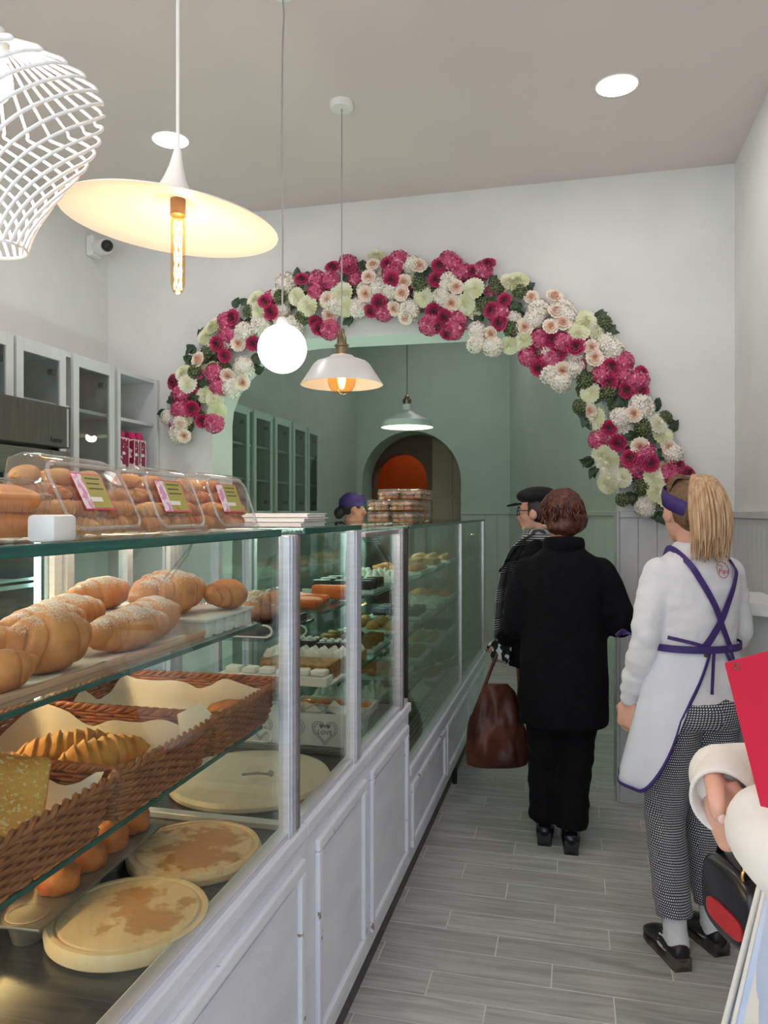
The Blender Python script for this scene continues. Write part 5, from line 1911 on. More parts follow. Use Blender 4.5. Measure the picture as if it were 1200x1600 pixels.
J['hd_l'] = ((-.173, .122, .852), (-.02, .12, -1), (.95, .25, 0), .75, -1)
J['hd_r'] = ((.10, .22, 1.10), (-.8, .5, 0), (0, -.4, -1), .7, 1)
X = skin_body(t, J, SKIN, .0065, True, R(-6), 0.0)
face_parts(t, X)
SHIRT = M('white_jersey', (232, 230, 234), .75, col2=(226, 224, 229), scale=10, bump=.12, bscale=200, sheen=.2)
sp_ = [(.885, .178, .132, 0, -.008), (.95, .172, .128, 0, -.006), (1.06, .150, .114, 0, 0), (1.16, .158, .118, 0, .004), (1.26, .172, .118, 0, .004), (1.335, .160, .100, 0, -.004), (1.385, .098, .075, 0, -.008), (1.425, .060, .060, 0, -.002)]


def prof_at(prof, z):
    for a, b in zip(prof, prof[1:]):
        if a[0] <= z <= b[0]:
            f = (z - a[0]) / (b[0] - a[0])
            return [a[k] + (b[k] - a[k]) * f for k in range(5)]
    return prof[0] if z < prof[0][0] else prof[-1]


m = MB()
torso(m, sp_)
limb(m, [J['sh_l'], (-.172, .0, 1.20), J['el_l'], (-.185, .065, .96), (-.176, .115, .875)], [.060, .056, .050, .044, .037], 16)
limb(m, [J['sh_r'], (.182, .015, 1.2), J['el_r'], (.16, .13, 1.09), (.115, .205, 1.10)], [.060, .056, .052, .044, .038], 16)
m.voxel('shirt', SHIRT, t, .008, 4, lambda co: .0045 * mnoise.noise(V((co.x * 14, co.y * 14, co.z * 30))) * (1.6 if co.x < -.14 and co.z < 1.12 else 1.0) + .002 * mnoise.noise(co * 40))
# houndstooth trousers
HT = bpy.data.materials.new('black_white_check_weave')
HT.use_nodes = True
nt = HT.node_tree
b_ = nt.nodes['Principled BSDF']
b_.inputs['Roughness'].default_value = .85
tc = node(nt, 'ShaderNodeTexCoord')
sx_ = node(nt, 'ShaderNodeSeparateXYZ')
nt.links.new(tc.outputs['Object'], sx_.inputs[0])
at_ = node(nt, 'ShaderNodeMath', operation='ADD')
nt.links.new(sx_.outputs[0], at_.inputs[0])
nt.links.new(sx_.outputs[1], at_.inputs[1])
cmb = node(nt, 'ShaderNodeCombineXYZ')
nt.links.new(at_.outputs[0], cmb.inputs[0])
nt.links.new(sx_.outputs[2], cmb.inputs[1])
ckn = node(nt, 'ShaderNodeTexBrick')
ckn.offset = 0.5
ckn.inputs['Scale'].default_value = 1
ckn.inputs['Brick Width'].default_value = .0085
ckn.inputs['Row Height'].default_value = .0085
ckn.inputs['Mortar Size'].default_value = .0021
ckn.inputs['Mortar Smooth'].default_value = .3
ckn.inputs['Color1'].default_value = lin((216, 216, 222))
ckn.inputs['Color2'].default_value = lin((200, 200, 208))
ckn.inputs['Mortar'].default_value = lin((24, 24, 32))
uvn = node(nt, 'ShaderNodeUVMap')
nt.links.new(uvn.outputs[0], ckn.inputs['Vector'])
nt.links.new(ckn.outputs[0], b_.inputs['Base Color'])
trousers(t, J, HT, [.105, .100, .092, .078, .070, .068, .066, .062, .060], [(.80, .155, .125, 0, -.015), (.86, .168, .135, 0, -.015), (.92, .165, .125, 0, -.006), (.955, .155, .115, 0, 0)], .009, .055, .006, 3)
SOCK = M('white_sock', (228, 226, 228), .8, col2=(220, 218, 221), scale=30, bump=.2, bscale=150)
CLOG = M('black_leather', (26, 24, 24), .38, col2=(36, 33, 33), scale=20, bump=.1, bscale=60)
SOLE = M('grey_brown_sole', (96, 86, 76), .7, col2=(60, 55, 50), scale=20)
for sd, yw in (('l', R(-10)), ('r', R(-4))):
    a = V(J['an_' + sd])
    m = MB()
    limb(m, [a + V((0, 0, .06)), a + V((0, -.005, .01)), a + V((0, -.018, -.035)), a + V((0, .05, -.045))], [.040, .040, .038, .034])
    m.voxel('sock', SOCK, t, .008, 3)
    shoe(t, (a.x, a.y + .01, 0), yw, CLOG, SOLE, heel=.032)
# apron: sheet wrapped round hips, open at the back
APR = M('white_apron_cotton', (224, 226, 238), .7, col2=(217, 219, 232), scale=8, bump=.08, bscale=160)
A0, A1 = R(-80), R(262)
NA, NZ = 60, 16
vs, fs = [], []
edge = []


def apt(a, f):
    # distance from the back edge rounds the lower corner and pulls the edge outwards
    k = min(a - A0, A1 - a)
    zt_ = 1.078
    zb_ = .60 + .24 * max(0, 1 - k / R(62)) ** 2
    aa = a
    drop = f
    sh = R(34) * drop * max(0, 1 - k / R(80))
    aa = a - sh if a > R(90) else a + sh
    z = zt_ + (zb_ - zt_) * f
    q = prof_at(sp_, max(z, .885))
    fl = 0 if z > .9 else (.9 - z) * .22
    rx, ry = q[1] + .010 + fl + .012 * f, q[2] + .010 + fl + .012 * f
    w_ = .006 * math.sin(aa * 9) * f
    return V(((rx + w_) * math.cos(aa), (ry + w_) * math.sin(aa), z))


for i in range(NA + 1):
    a = A0 + (A1 - A0) * i / NA
    for j in range(NZ + 1):
        vs.append(apt(a, j / NZ))
for i in range(NA):
    for j in range(NZ):
        q = i * (NZ + 1) + j
        fs.append((q, q + 1, q + NZ + 2, q + NZ + 1))
ap = MB().add(vs, fs).build('apron', APR, t, 'all')
sm_ = ap.modifiers.new('thickness', 'SOLIDIFY')
sm_.thickness = .003
rim = [apt(A0, j / 10) for j in range(10)] + [apt(A0 + (A1 - A0) * i / 60, 1) for i in range(61)] + [apt(A1, 1 - j / 10) for j in range(1, 11)]
MB().tube(rim, [(.006, .003)] * len(rim), 8, side=(0, 0, 1)).build('apron_trim', PUR, ap, 'all')
# bib at the chest (seen at the left edge)
vs, fs = [], []
for i in range(13):
    for j in range(9):
        z = 1.09 + j / 8 * .20
        a = R(90) + (-1 + 2 * i / 12) * R(72 - 22 * j / 8)
        q = prof_at(sp_, z)
        vs.append(((q[1] + .012) * math.cos(a), q[4] + (q[2] + .03 * math.sin(PI * (j / 8)) + .014) * math.sin(a), z))
for i in range(12):
    for j in range(8):
        q = i * 9 + j
        fs.append((q, q + 1, q + 10, q + 9))
bib = MB().add(vs, fs).build('apron_bib', APR, t, 'all')
MB().tube([V(vs[12 * 9 + j]) + V((-.003, 0, 0)) for j in range(9)], .005, 6).tube([V(vs[j]) for j in range(9)], .005, 6).build('bib_trim', PUR, bib, 'all')


def backpt(x, z, off=.009):
    q = prof_at(sp_, z)
    return V((x, q[4] - (q[2] + off) * math.sqrt(max(.02, 1 - (x / (q[1] + .01)) ** 2)), z))


def ribbon(name, pts, wd, parent, mat=None, th=.0018):
    P_ = catmull(pts, 6)
    rings = []
    for i, p in enumerate(P_):
        t_ = (P_[min(i + 1, len(P_) - 1)] - P_[max(i - 1, 0)]).normalized()
        out = V((p.x, p.y * 1.6, 0)).normalized()
        out = (out - t_ * out.dot(t_)).normalized()
        b = t_.cross(out)
        rings.append([p + b * wd + out * th, p - b * wd + out * th, p - b * wd - out * th, p + b * wd - out * th])
    return MB().rings(rings).build(name, mat or PUR, parent)


fr1 = [(-.085, .06, 1.36), (-.088, .01, 1.405), backpt(-.085, 1.36, .014), backpt(-.055, 1.30), backpt(-.01, 1.22), backpt(.02, 1.15), backpt(.05, 1.09), backpt(.062, 1.07)]
ribbon('strap', fr1, .010, ap)
fr2 = [(.092, .06, 1.355), (.095, .01, 1.395), backpt(.095, 1.345, .014), backpt(.085, 1.29), backpt(.045, 1.22), backpt(.012, 1.16), backpt(-.03, 1.10), backpt(-.055, 1.07)]
ribbon('strap', fr2, .012, ap)
ribbon('waist_tie', [V(((.150 + .019) * math.cos(R(a_)), (.114 + .019) * math.sin(R(a_)), 1.072)) for a_ in range(185, 356, 17)], .012, ap)
ribbon('waist_tie', [backpt(-.145, 1.108), backpt(-.09, 1.095, .01), backpt(-.04, 1.08, .016)], .006, ap)
ribbon('tie_end', [backpt(-.02, 1.07, .018), backpt(-.03, 1.02, .02), backpt(-.045, .93, .02)], .005, ap)
ribbon('tie_end', [backpt(.05, 1.07, .018), backpt(.07, 1.0, .02), backpt(.11, .93, .018)], .006, ap)
MB().ball(backpt(.05, 1.074, .018), (.02, .008, .013), 10, 8).build('knot', PUR, ap, 'all')
ribbon('side_bow', [(-.165, .10, 1.09), (-.195, .13, 1.10), (-.215, .14, 1.085)], .015, ap)
MB().ball(backpt(-.045, 1.055, .014), (.010, .004, .008), 10, 6).build('button', M('brown_button', (84, 66, 60), .4), ap, 'all')
# round red emblem on the upper back
RED = M('red_embroidery', (190, 40, 70), .6, col2=(176, 34, 62), scale=30)
ec = backpt(.035, 1.335, .008)
ring = [backpt(.035 + .026 * math.cos(a) * (1 + .06 * math.sin(3 * a)), 1.335 + .027 * math.sin(a), .0075) for a in [2 * PI * k / 30 for k in range(31)]]
em = MB().tube(ring, .0011, 5).build('emblem_ring', RED, t)
eo = text_mesh('Pipa', .024, RED, t, ec + V((-.002, -.005, -.004)), (PI / 2 - .12, 0, R(-4)), 'emblem_lettering')
MB().tube([backpt(.018, 1.349, .0075), backpt(.028, 1.352, .0075), backpt(.034, 1.346, .0075), backpt(.03, 1.341, .0075)], .001, 5).build('emblem_flourish', RED, t)
# hair, headband, ponytail
HB_ = M('blonde_hair', (222, 188, 150), .5, col2=(178, 138, 100), scale=30, stretch=(3, 3, .35), spec=.4)
HD_ = M('dark_blonde_hair', (128, 98, 70), .5, col2=(100, 76, 54), scale=30, stretch=(.5, 3, 3), spec=.4)
hm = MB()
hm.ball((0, -.018, .030), (.081, .096, .094), 24, 16)
hm.ball((0, -.055, -.02), (.066, .055, .055), 18, 12)
hm.xf(X)
# cut the face away
hm2 = hm.voxel('hair', HD_, t, .006, 2, lambda co: .0022 * mnoise.noise(V((co.x * 70, co.y * 20, co.z * 70))))
me = hm2.data
bm = bmesh.new()
bm.from_mesh(me)
Xi = X.inverted()
kill = [v for v in bm.verts if (lambda q: q.y > .03 and q.z < .085 or (q.y > .0 and q.z < .012))(Xi @ v.co)]
bmesh.ops.delete(bm, geom=kill, context='VERTS')
bm.to_mesh(me)
bm.free()
# headband: broad ribbon round the head
hb = []
for k in range(40):
    a = 2 * PI * k / 40
    x, y = .0855 * math.cos(a), -.014 + .101 * math.sin(a)
    zc2 = .034 + .035 * math.sin(a)
    hb.append((x, y, zc2))
rings = []
for (x, y, z) in hb:
    o = V((x, y + .014, 0)).normalized()
    rings.append([V((x, y, z + .028)) - o * .008, V((x, y, z + .026)) - o * .004, V((x, y, z)) + o * .001, V((x, y, z - .028)) - o * .002, V((x, y, z - .03)) - o * .008])
rings.append(rings[0])
MB().rings(rings, False, False).xf(X).build('headband', PUR, t, 'all')
TIE = V((0, -.078, .098))


def pony(rnd, f):
    a = rnd.uniform(0, 2 * PI)
    r_ = math.sqrt(rnd.random())
    wx, wy = r_ * math.cos(a), r_ * math.sin(a)
    L = rnd.uniform(.19, .275)
    st = TIE + V((wx * .016, wy * .014, 0))
    return [X @ st, X @ (TIE + V((wx * .036, -.020 + wy * .026, .018 + .008 * wy))), X @ (TIE + V((wx * .062, -.046 + wy * .040, -.035))), X @ (TIE + V((wx * .074 + .004, -.060 + wy * .046, -.11))), X @ (TIE + V((wx * .070 + .006, -.062 + wy * .044, -.18))), X @ (TIE + V((wx * .064 + .008 + rnd.uniform(-.010, .010), -.054 + wy * .040, -L)))]


strands('ponytail', HB_, t, None, pony, 520, .0036, 3)


def slick(rnd, f):
    a = rnd.uniform(-PI, PI)
    st = V((.078 * math.sin(a), -.02 + .07 * max(0, math.cos(a)), .072 + .03 * math.cos(a)))
    mid = V((st.x * .75, st.y * .6 - .03, .112 + .012 * rnd.random()))
    if math.cos(a) < -.2:
        st = V((.07 * math.sin(a), -.095, -.04 + rnd.uniform(-.02, .02)))
        mid = V((st.x * .7, -.112, .045))
    return [X @ st, X @ mid, X @ (TIE + V((rnd.uniform(-.008, .008), .008, 0)))]


strands('combed_hair', HD_, t, None, slick, 220, .003, 8)
MB().tube([X @ (TIE + V((.018 * math.cos(k * PI / 8), .016 * math.sin(k * PI / 8), .004))) for k in range(17)], .006, 6).build('hair_tie', HB_, t, 'all')
MB().tube([(.098, .23, 1.15), (-.02, .30, 1.12)], .004, 6)

# ---------------------------------------------------------------- customer in black coat
COAT = M('black_wool', (15, 14, 18), .95, col2=(20, 19, 24), scale=30, bump=.15, bscale=220, spec=.15)
TRO = M('black_trouser_cloth', (12, 12, 15), .9, col2=(17, 17, 20), scale=30, bump=.1, bscale=200, spec=.2)
LEA = M('shiny_black_leather', (20, 20, 26), .25, col2=(30, 30, 38), scale=12)
t = T('person', 'customer in long black coat and trousers with short auburn hair', 'person', (-.045, 3.66, 0), R(4))
J = dict(torso_in=[(.82, .14, .10, 0, 0), (1.0, .13, .10, 0, 0), (1.2, .14, .10, 0, 0), (1.3, .14, .09, 0, 0), (1.37, .06, .055, 0, 0)],
         neck0=(0, -.005, 1.33), neck1=(-.01, .015, 1.46), head=(-.012, .035, 1.515),
         sh_l=(-.160, 0, 1.255), el_l=(-.215, .0, 1.01), wr_l=(-.14, .20, .98), sh_r=(.165, 0, 1.255), el_r=(.255, -.02, 1.03), wr_r=(.13, .18, 1.04),
         hip_l=(-.085, 0, .84), kn_l=(-.08, .02, .46), an_l=(-.085, .02, .10), hip_r=(.08, 0, .84), kn_r=(.06, .01, .46), an_r=(.03, -.055, .10))
J['hd_l'] = ((-.15, .20, .98), (.7, .6, 0), (0, -.4, -1), .7, 1)
J['hd_r'] = ((.13, .18, 1.04), (-.7, .6, 0), (0, -.4, -1), .7, -1)
X = skin_body(t, J, SKIN2, .008, True, R(18), R(-4))
face_parts(t, X)
m = MB()
torso(m, [(.555, .205, .175, 0, .0), (.62, .205, .172, 0, 0), (.82, .202, .160, 0, 0), (1.0, .195, .150, 0, 0), (1.15, .196, .146, 0, 0), (1.25, .192, .135, 0, -.002), (1.31, .165, .115, 0, -.006), (1.355, .105, .092, 0, -.006), (1.40, .078, .078, 0, -.004)])
limb(m, [J['sh_l'], (-.192, -.005, 1.14), J['el_l'], (-.20, .10, .99), (-.155, .19, .985)], [.070, .070, .068, .062, .055], 16)
limb(m, [J['sh_r'], (.215, -.012, 1.14), J['el_r'], (.21, .08, 1.03), (.14, .17, 1.04)], [.070, .070, .072, .066, .056], 16)
m.voxel('coat', COAT, t, .010, 4, folds(.007, (9, 9, 7), 2))
MB().tube([(.085 * math.sin(a), -.012 - .085 * math.cos(a), 1.375 + .012 * math.cos(a)) for a in [-2.3 + 4.6 * k / 20 for k in range(21)]], [(.034, .012)] * 21, 10, side=(0, 0, 1)).build('collar', COAT, t, 'all')
trousers(t, J, TRO, [.108, .104, .098, .090, .084, .080, .076, .074, .073], [(.74, .16, .13, 0, 0), (.82, .16, .13, 0, 0), (.9, .15, .12, 0, 0)], .011, -.012, .008, 5)
for sd in ('l', 'r'):
    a = V(J['an_' + sd])
    shoe(t, (a.x, a.y - .01, 0), R(-3), LEA, BLACKP, heel=.05)
AUB = M('auburn_hair', (104, 50, 34), .45, col2=(62, 30, 22), scale=26, stretch=(2, 2, 1), spec=.5)
hm = MB().ball((0, -.022, .028), (.096, .104, .098), 24, 16).ball((0, -.05, -.045), (.088, .07, .06), 20, 12).ball((.03, -.05, -.03), (.08, .07, .06), 20, 12).xf(X)
hv = hm.voxel('hair', AUB, t, .007, 2, lambda co: .010 * mnoise.noise(co * 22) + .004 * mnoise.noise(co * 60))
bm = bmesh.new()
bm.from_mesh(hv.data)
Xi = X.inverted()
bmesh.ops.delete(bm, geom=[v for v in bm.verts if (lambda q: q.y > .05 and q.z < .06)(Xi @ v.co)], context='VERTS')
bm.to_mesh(hv.data)
bm.free()


def tuft(rnd, f):
    th = rnd.uniform(-.2, 1.75)
    a = rnd.uniform(PI * .95, PI * 2.05)
    d = V((math.sin(th) * math.cos(a), math.sin(th) * math.sin(a), math.cos(th)))
    s0 = V((.088 * d.x, -.022 + .098 * d.y, .02 + .095 * d.z))
    out = V((d.x, d.y, 0))
    return [X @ s0, X @ (s0 + d * .016 + V((0, 0, -.014))), X @ (s0 + d * .012 + V((rnd.uniform(-.02, .02), rnd.uniform(-.01, .01), -.042)))]


strands('hair_tuft', AUB, t, None, tuft, 330, .005, 6)
MB().ball(X @ V((-.078, .0, -.048)), .006, 10, 8).build('earring', M('pearl', (240, 232, 220), .2), t, 'all')

# ---------------------------------------------------------------- person in flat cap and plaid scarf
t = T('person', 'person in black flat cap, glasses and plaid scarf facing the cases', 'person', (-.145, 4.17, 0), R(78))
J = dict(torso_in=[(.84, .14, .11, 0, 0), (1.0, .14, .11, 0, 0), (1.2, .15, .11, 0, 0), (1.32, .15, .09, 0, 0), (1.39, .06, .055, 0, 0)],
         neck0=(0, -.005, 1.35), neck1=(0, .02, 1.47), head=(0, .05, 1.53),
         sh_l=(-.17, 0, 1.31), el_l=(-.22, .03, 1.05), wr_l=(-.17, .17, .86), sh_r=(.17, 0, 1.31), el_r=(.22, .02, 1.05), wr_r=(.12, .20, .95),
         hip_l=(-.085, 0, .86), kn_l=(-.085, -.03, .47), an_l=(-.09, -.15, .095), hip_r=(.085, 0, .86), kn_r=(.085, -.02, .47), an_r=(.09, -.12, .095))
J['hd_l'] = ((-.17, .175, .85), (0, .25, -1), (.9, .2, 0), 1.0, -1)
J['hd_r'] = ((.12, .20, .95), (-.6, .6, -.2), (0, -.4, -1), .8, -1)
X = skin_body(t, J, SKIN, .008, True, 0, R(-3))
face_parts(t, X)
m = MB()
torso(m, [(.72, .20, .18, 0, .01), (.82, .198, .178, 0, .01), (1.0, .192, .188, 0, .022), (1.18, .192, .170, 0, .014), (1.29, .180, .128, 0, 0), (1.345, .12, .1, 0, -.004), (1.39, .085, .085, 0, 0)])
limb(m, [J['sh_l'], (-.21, .01, 1.18), J['el_l'], (-.20, .10, .95), (-.172, .165, .875)], [.075, .07, .064, .054, .046], 16)
limb(m, [J['sh_r'], (.21, .0, 1.18), J['el_r'], (.18, .11, .99), (.125, .19, .955)], [.075, .07, .064, .054, .046], 16)
m.voxel('coat', COAT, t, .010, 4, folds(.006, (9, 9, 8), 7))
MB().add([(-.11, .10, 1.37), (-.16, .20, 1.22), (-.10, .22, 1.20), (-.04, .12, 1.38)], [(0, 1, 2, 3)]).add([(-.11, .104, 1.373), (-.16, .206, 1.224), (-.10, .226, 1.204), (-.04, .124, 1.384)], [(0, 1, 2, 3)]).build('lapel', COAT, t)
trousers(t, J, TRO, [.105, .098, .088, .08, .075], [(.78, .16, .13, 0, 0), (.86, .16, .13, 0, 0), (.92, .15, .12, 0, 0)], .012, 0, .006, 8)
for sd in ('l', 'r'):
    a = V(J['an_' + sd])
    shoe(t, (a.x, a.y, 0), 0, LEA, BLACKP, heel=.025)
DKH = M('dark_brown_hair', (44, 34, 30), .5, col2=(30, 24, 22), scale=20)
hv = MB().ball((0, -.022, .016), (.082, .094, .09), 20, 14).ball((0, -.05, -.03), (.07, .05, .05), 16, 10).xf(X).voxel('hair', DKH, t, .008, 2, folds(.004, (40, 40, 40)))
bm = bmesh.new()
bm.from_mesh(hv.data)
Xi = X.inverted()
bmesh.ops.delete(bm, geom=[v for v in bm.verts if (lambda q: q.y > .03 and q.z < .07)(Xi @ v.co)], context='VERTS')
bm.to_mesh(hv.data)
bm.free()
cap = MB().ball((0, -.01, .088), (.098, .112, .048), 24, 12).lathe([(.088, .06), (.09, .085), (.08, .10)], 24, (0, -.012, 0)).xf(X)
cv = cap.voxel('flat_cap', M('black_felt', (20, 19, 22), .9, col2=(28, 26, 30), scale=20), t, .007, 3)
MB().prism([(.078 * math.cos(R(20 + 7 * k)) * (1 if True else 0), .045 + .105 * math.sin(R(20 + 7 * k))) for k in range(21)], 'z', .058, .065).xf(X @ Matrix.Rotation(R(-8), 4, 'X')).build('peak', M('black_felt', (20, 19, 22)), cv)
gm = MB()
for sx in (-1, 1):
    gm.tube([X @ V((sx * .031 + .022 * math.cos(a), .094 - .006 * abs(math.cos(a)), .004 + .018 * math.sin(a))) for a in [2 * PI * k / 18 for k in range(19)]], .0022, 6)
    gm.tube([X @ V((sx * .053, .088, .008)), X @ V((sx * .074, .04, .010)), X @ V((sx * .078, -.01, .004))], .002, 6)
gm.tube([X @ V((-.009, .097, .008)), X @ V((.009, .097, .008))], .002, 6)
gm.build('glasses', BLACKP, t, 'all')
# plaid scarf: geometry ribbon with stripe material along its length
PL = bpy.data.materials.new('black_white_plaid_wool')
PL.use_nodes = True
nt = PL.node_tree
b_ = nt.nodes['Principled BSDF']
b_.inputs['Roughness'].default_value = .95
tc = node(nt, 'ShaderNodeTexCoord')
s3 = node(nt, 'ShaderNodeSeparateXYZ')
nt.links.new(tc.outputs['Object'], s3.inputs[0])


def wavebands(sock, freq, lo, mod=None):
    a = node(nt, 'ShaderNodeMath', operation='MULTIPLY')
    a.inputs[1].default_value = freq
    nt.links.new(sock, a.inputs[0])
    c = node(nt, 'ShaderNodeMath', operation='SINE')
    nt.links.new(a.outputs[0], c.inputs[0])
    g_ = node(nt, 'ShaderNodeMath', operation='GREATER_THAN')
    g_.inputs[1].default_value = lo
    nt.links.new(c.outputs[0], g_.inputs[0])
    return g_.outputs[0]


fine = wavebands(s3.outputs[2], 520, 0)
band = wavebands(s3.outputs[2], 42, .25)
vert = wavebands(s3.outputs[0], 500, .1)
mA = node(nt, 'ShaderNodeMix', data_type='RGBA')
mA.inputs[6].default_value = lin((30, 30, 34))
mA.inputs[7].default_value = lin((205, 205, 206))
nt.links.new(fine, mA.inputs[0])
mB = node(nt, 'ShaderNodeMix', data_type='RGBA')
mB.inputs[6].default_value = lin((58, 58, 62))
mB.inputs[7].default_value = lin((150, 150, 152))
nt.links.new(vert, mB.inputs[0])
mC = node(nt, 'ShaderNodeMix', data_type='RGBA')
nt.links.new(band, mC.inputs[0])
nt.links.new(mB.outputs[2], mC.inputs[6])
nt.links.new(mA.outputs[2], mC.inputs[7])
nt.links.new(mC.outputs[2], b_.inputs['Base Color'])


def scarf(pts, wd, nm='scarf'):
    P_ = catmull(pts, 6)
    rings = []
    for p in P_:
        w_ = V((1, 0, 0))
        rings.append([p + w_ * (wd * math.cos(a)) + V((0, 1, 0)) * (.009 * math.sin(a)) + V((0, .006 * math.sin(6 * math.cos(a)), 0)) for a in [2 * PI * k / 14 for k in range(14)]])
    return MB().rings(rings).build(nm, PL, t, 'all')


sc1 = scarf([(-.085, .03, 1.42), (-.09, .11, 1.37), (-.085, .175, 1.28), (-.08, .215, 1.15), (-.08, .232, 1.0), (-.085, .236, .86)], .055)
sc2 = scarf([(.07, .03, 1.42), (.06, .11, 1.37), (.05, .175, 1.28), (.045, .215, 1.15), (.04, .232, 1.0)], .05)
MB().tube([(.095 * math.cos(a), .01 + .095 * math.sin(a), 1.405) for a in [2 * PI * k / 24 for k in range(25)]], [(.04, .016)] * 25, 10, side=(0, 0, 1)).build('scarf_loop', PL, sc1, 'all')
fg = MB()
for k in range(16):
    x = -.135 + k * .0067
    fg.tube([(x, .236, .865), (x + .003 * math.sin(k), .238, .84), (x, .236, .81)], .0022, 5)
fg.build('fringe', PL, sc1, 'all')
# patterned glove on the bag hand
GLV = M('black_white_glove_knit', (22, 22, 24), .9, col2=(216, 216, 214), scale=38, detail=0, mix=(.56, .58))
m = MB()
hand(m, (-.17, .172, .865), (0, .25, -1), (.9, .2, 0), 1.0, -1, 1.14)
limb(m, [(-.17, .165, .89), (-.17, .172, .86)], [.034, .034])
m.voxel('glove', GLV, t, .006, 2)

# ---------------------------------------------------------------- brown leather bag held at the arm
BL = M('brown_leather', (112, 58, 38), .46, col2=(68, 30, 22), scale=7, detail=5, bump=.25, bscale=18, coat=.0)
bc_ = P(776, 1140, 4.02)
t = T('leather_bag', 'large slouchy brown leather shoulder bag hanging low over the floor', 'bag', (bc_.x, bc_.y, .205), R(14))
rings = []
for (z, hx, hy) in ((0, .135, .055), (.012, .158, .075), (.06, .164, .085), (.14, .150, .085), (.22, .140, .078), (.30, .122, .062), (.36, .100, .042), (.40, .078, .024), (.425, .058, .012)):
    rings.append([V((hx * math.copysign(abs(math.cos(a)) ** .75, math.cos(a)) + .010 * z, hy * math.copysign(abs(math.sin(a)) ** .75, math.sin(a)), z)) for a in [2 * PI * k / 40 for k in range(40)]])
bgm = MB().rings(rings)
o = bgm.mesh('bag_body', BL, 'all')
bm = bmesh.new()
bm.from_mesh(o)
bmesh.ops.subdivide_edges(bm, edges=bm.edges[:], cuts=2, use_grid_fill=True)
for v in bm.verts:
    n_ = mnoise.noise(V((v.co.x * 14, v.co.y * 14, v.co.z * 5)))
    v.co += V((v.co.x, v.co.y * 2, 0)).normalized() * (.026 * n_ + .010 * mnoise.noise(v.co * 30)) * min(1, v.co.z * 14)
bm.to_mesh(o)
bm.free()
put('bag_body', o, t)
MB().tube([(-.12, 0, .25), (-.085, -.01, .36), (-.035, -.02, .50), (.015, -.01, .62), (.05, 0, .66)], [(.009, .003)] * 5, 8, side=(1, 0, 0)).build('strap', BL, t, 'all')
MB().tube([(.11, 0, .26), (.115, -.02, .42), (.105, -.02, .60), (.06, 0, .665)], [(.010, .003)] * 4, 8, side=(1, 0, 0)).build('strap', BL, t, 'all')
for x, z in ((-.115, .262), (.111, .275)):
    MB().tube([(x - .006, -.004, z - .012), (x + .004, -.006, z + .014)], .006, 8).build('buckle', STEEL, t, 'all')
for x, z in ((-.08, .255), (-.02, .262)):
    MB().ball((x, -.062, z), .004, 8, 6).build('stud', STEEL, t, 'all')

# ---------------------------------------------------------------- staff member behind the far cabinet
t = T('person', 'staff member in purple headband half hidden behind the stacked cookie boxes', 'person', (-1.66, 5.62, 0), R(-62))
J = dict(torso_in=[(.84, .14, .10, 0, 0), (1.0, .125, .09, 0, 0), (1.2, .135, .095, 0, 0), (1.31, .14, .085, 0, 0), (1.39, .06, .055, 0, 0)],
         neck0=(0, -.005, 1.37), neck1=(0, .015, 1.47), head=(0, .03, 1.555),
         sh_l=(-.155, 0, 1.325), el_l=(-.195, -.01, 1.07), wr_l=(-.19, .05, .84), sh_r=(.155, 0, 1.325), el_r=(.195, -.01, 1.07), wr_r=(.19, .05, .84),
         hip_l=(-.08, 0, .86), kn_l=(-.085, .03, .47), an_l=(-.09, 0, .095), hip_r=(.08, 0, .86), kn_r=(.085, .03, .47), an_r=(.09, 0, .095))
J['hd_l'] = ((-.19, .05, .84), (0, .1, -1), (1, 0, 0), .5, -1)
J['hd_r'] = ((.19, .05, .84), (0, .1, -1), (-1, 0, 0), .5, 1)
X = skin_body(t, J, SKIN2, .009, True, R(0), R(-6))
face_parts(t, X)
m = MB()
torso(m, sp_)
for sg, sd in ((-1, 'l'), (1, 'r')):
    limb(m, [J['sh_' + sd], J['el_' + sd], V(J['wr_' + sd]) + V((0, -.02, 0))], [.064, .05, .038])
m.voxel('shirt', SHIRT, t, .011, 3, folds(.003))
trousers(t, J, HT, [.105, .095, .08, .07, .065], [(.80, .155, .125, 0, -.01), (.86, .165, .13, 0, -.01), (.94, .158, .118, 0, 0)], .012, .03, .004, 4)
for sd in ('l', 'r'):
    a = V(J['an_' + sd])
    shoe(t, (a.x, a.y, 0), 0, CLOG, SOLE)
hv = MB().ball((0, -.018, .026), (.080, .094, .092), 20, 14).ball((0, -.105, -.045), (.045, .04, .045), 16, 10).xf(X).voxel('hair', DKH, t, .008, 2, folds(.003, (40, 40, 40)))
bm = bmesh.new()
bm.from_mesh(hv.data)
Xi = X.inverted()
bmesh.ops.delete(bm, geom=[v for v in bm.verts if (lambda q: q.y > .045 and q.z < .07 or (q.y > .0 and q.z < 0))(Xi @ v.co)], context='VERTS')
bm.to_mesh(hv.data)
bm.free()
rings = []
for k in range(41):
    a = 2 * PI * k / 40
    x, y, z = .085 * math.cos(a), -.012 + .100 * math.sin(a), .058 + .012 * math.sin(a)
    o_ = V((x, y + .012, 0)).normalized()
    rings.append([V((x, y, z + .042)) - o_ * .018, V((x, y, z + .015)) - o_ * .001, V((x, y, z - .015)) + o_ * .002, V((x, y, z - .04)) - o_ * .004])
MB().rings(rings, False, False).xf(X).ball(X @ V((0, -.02, .075)), (.068, .075, .05), 16, 10).build('headband', PUR, t, 'all')

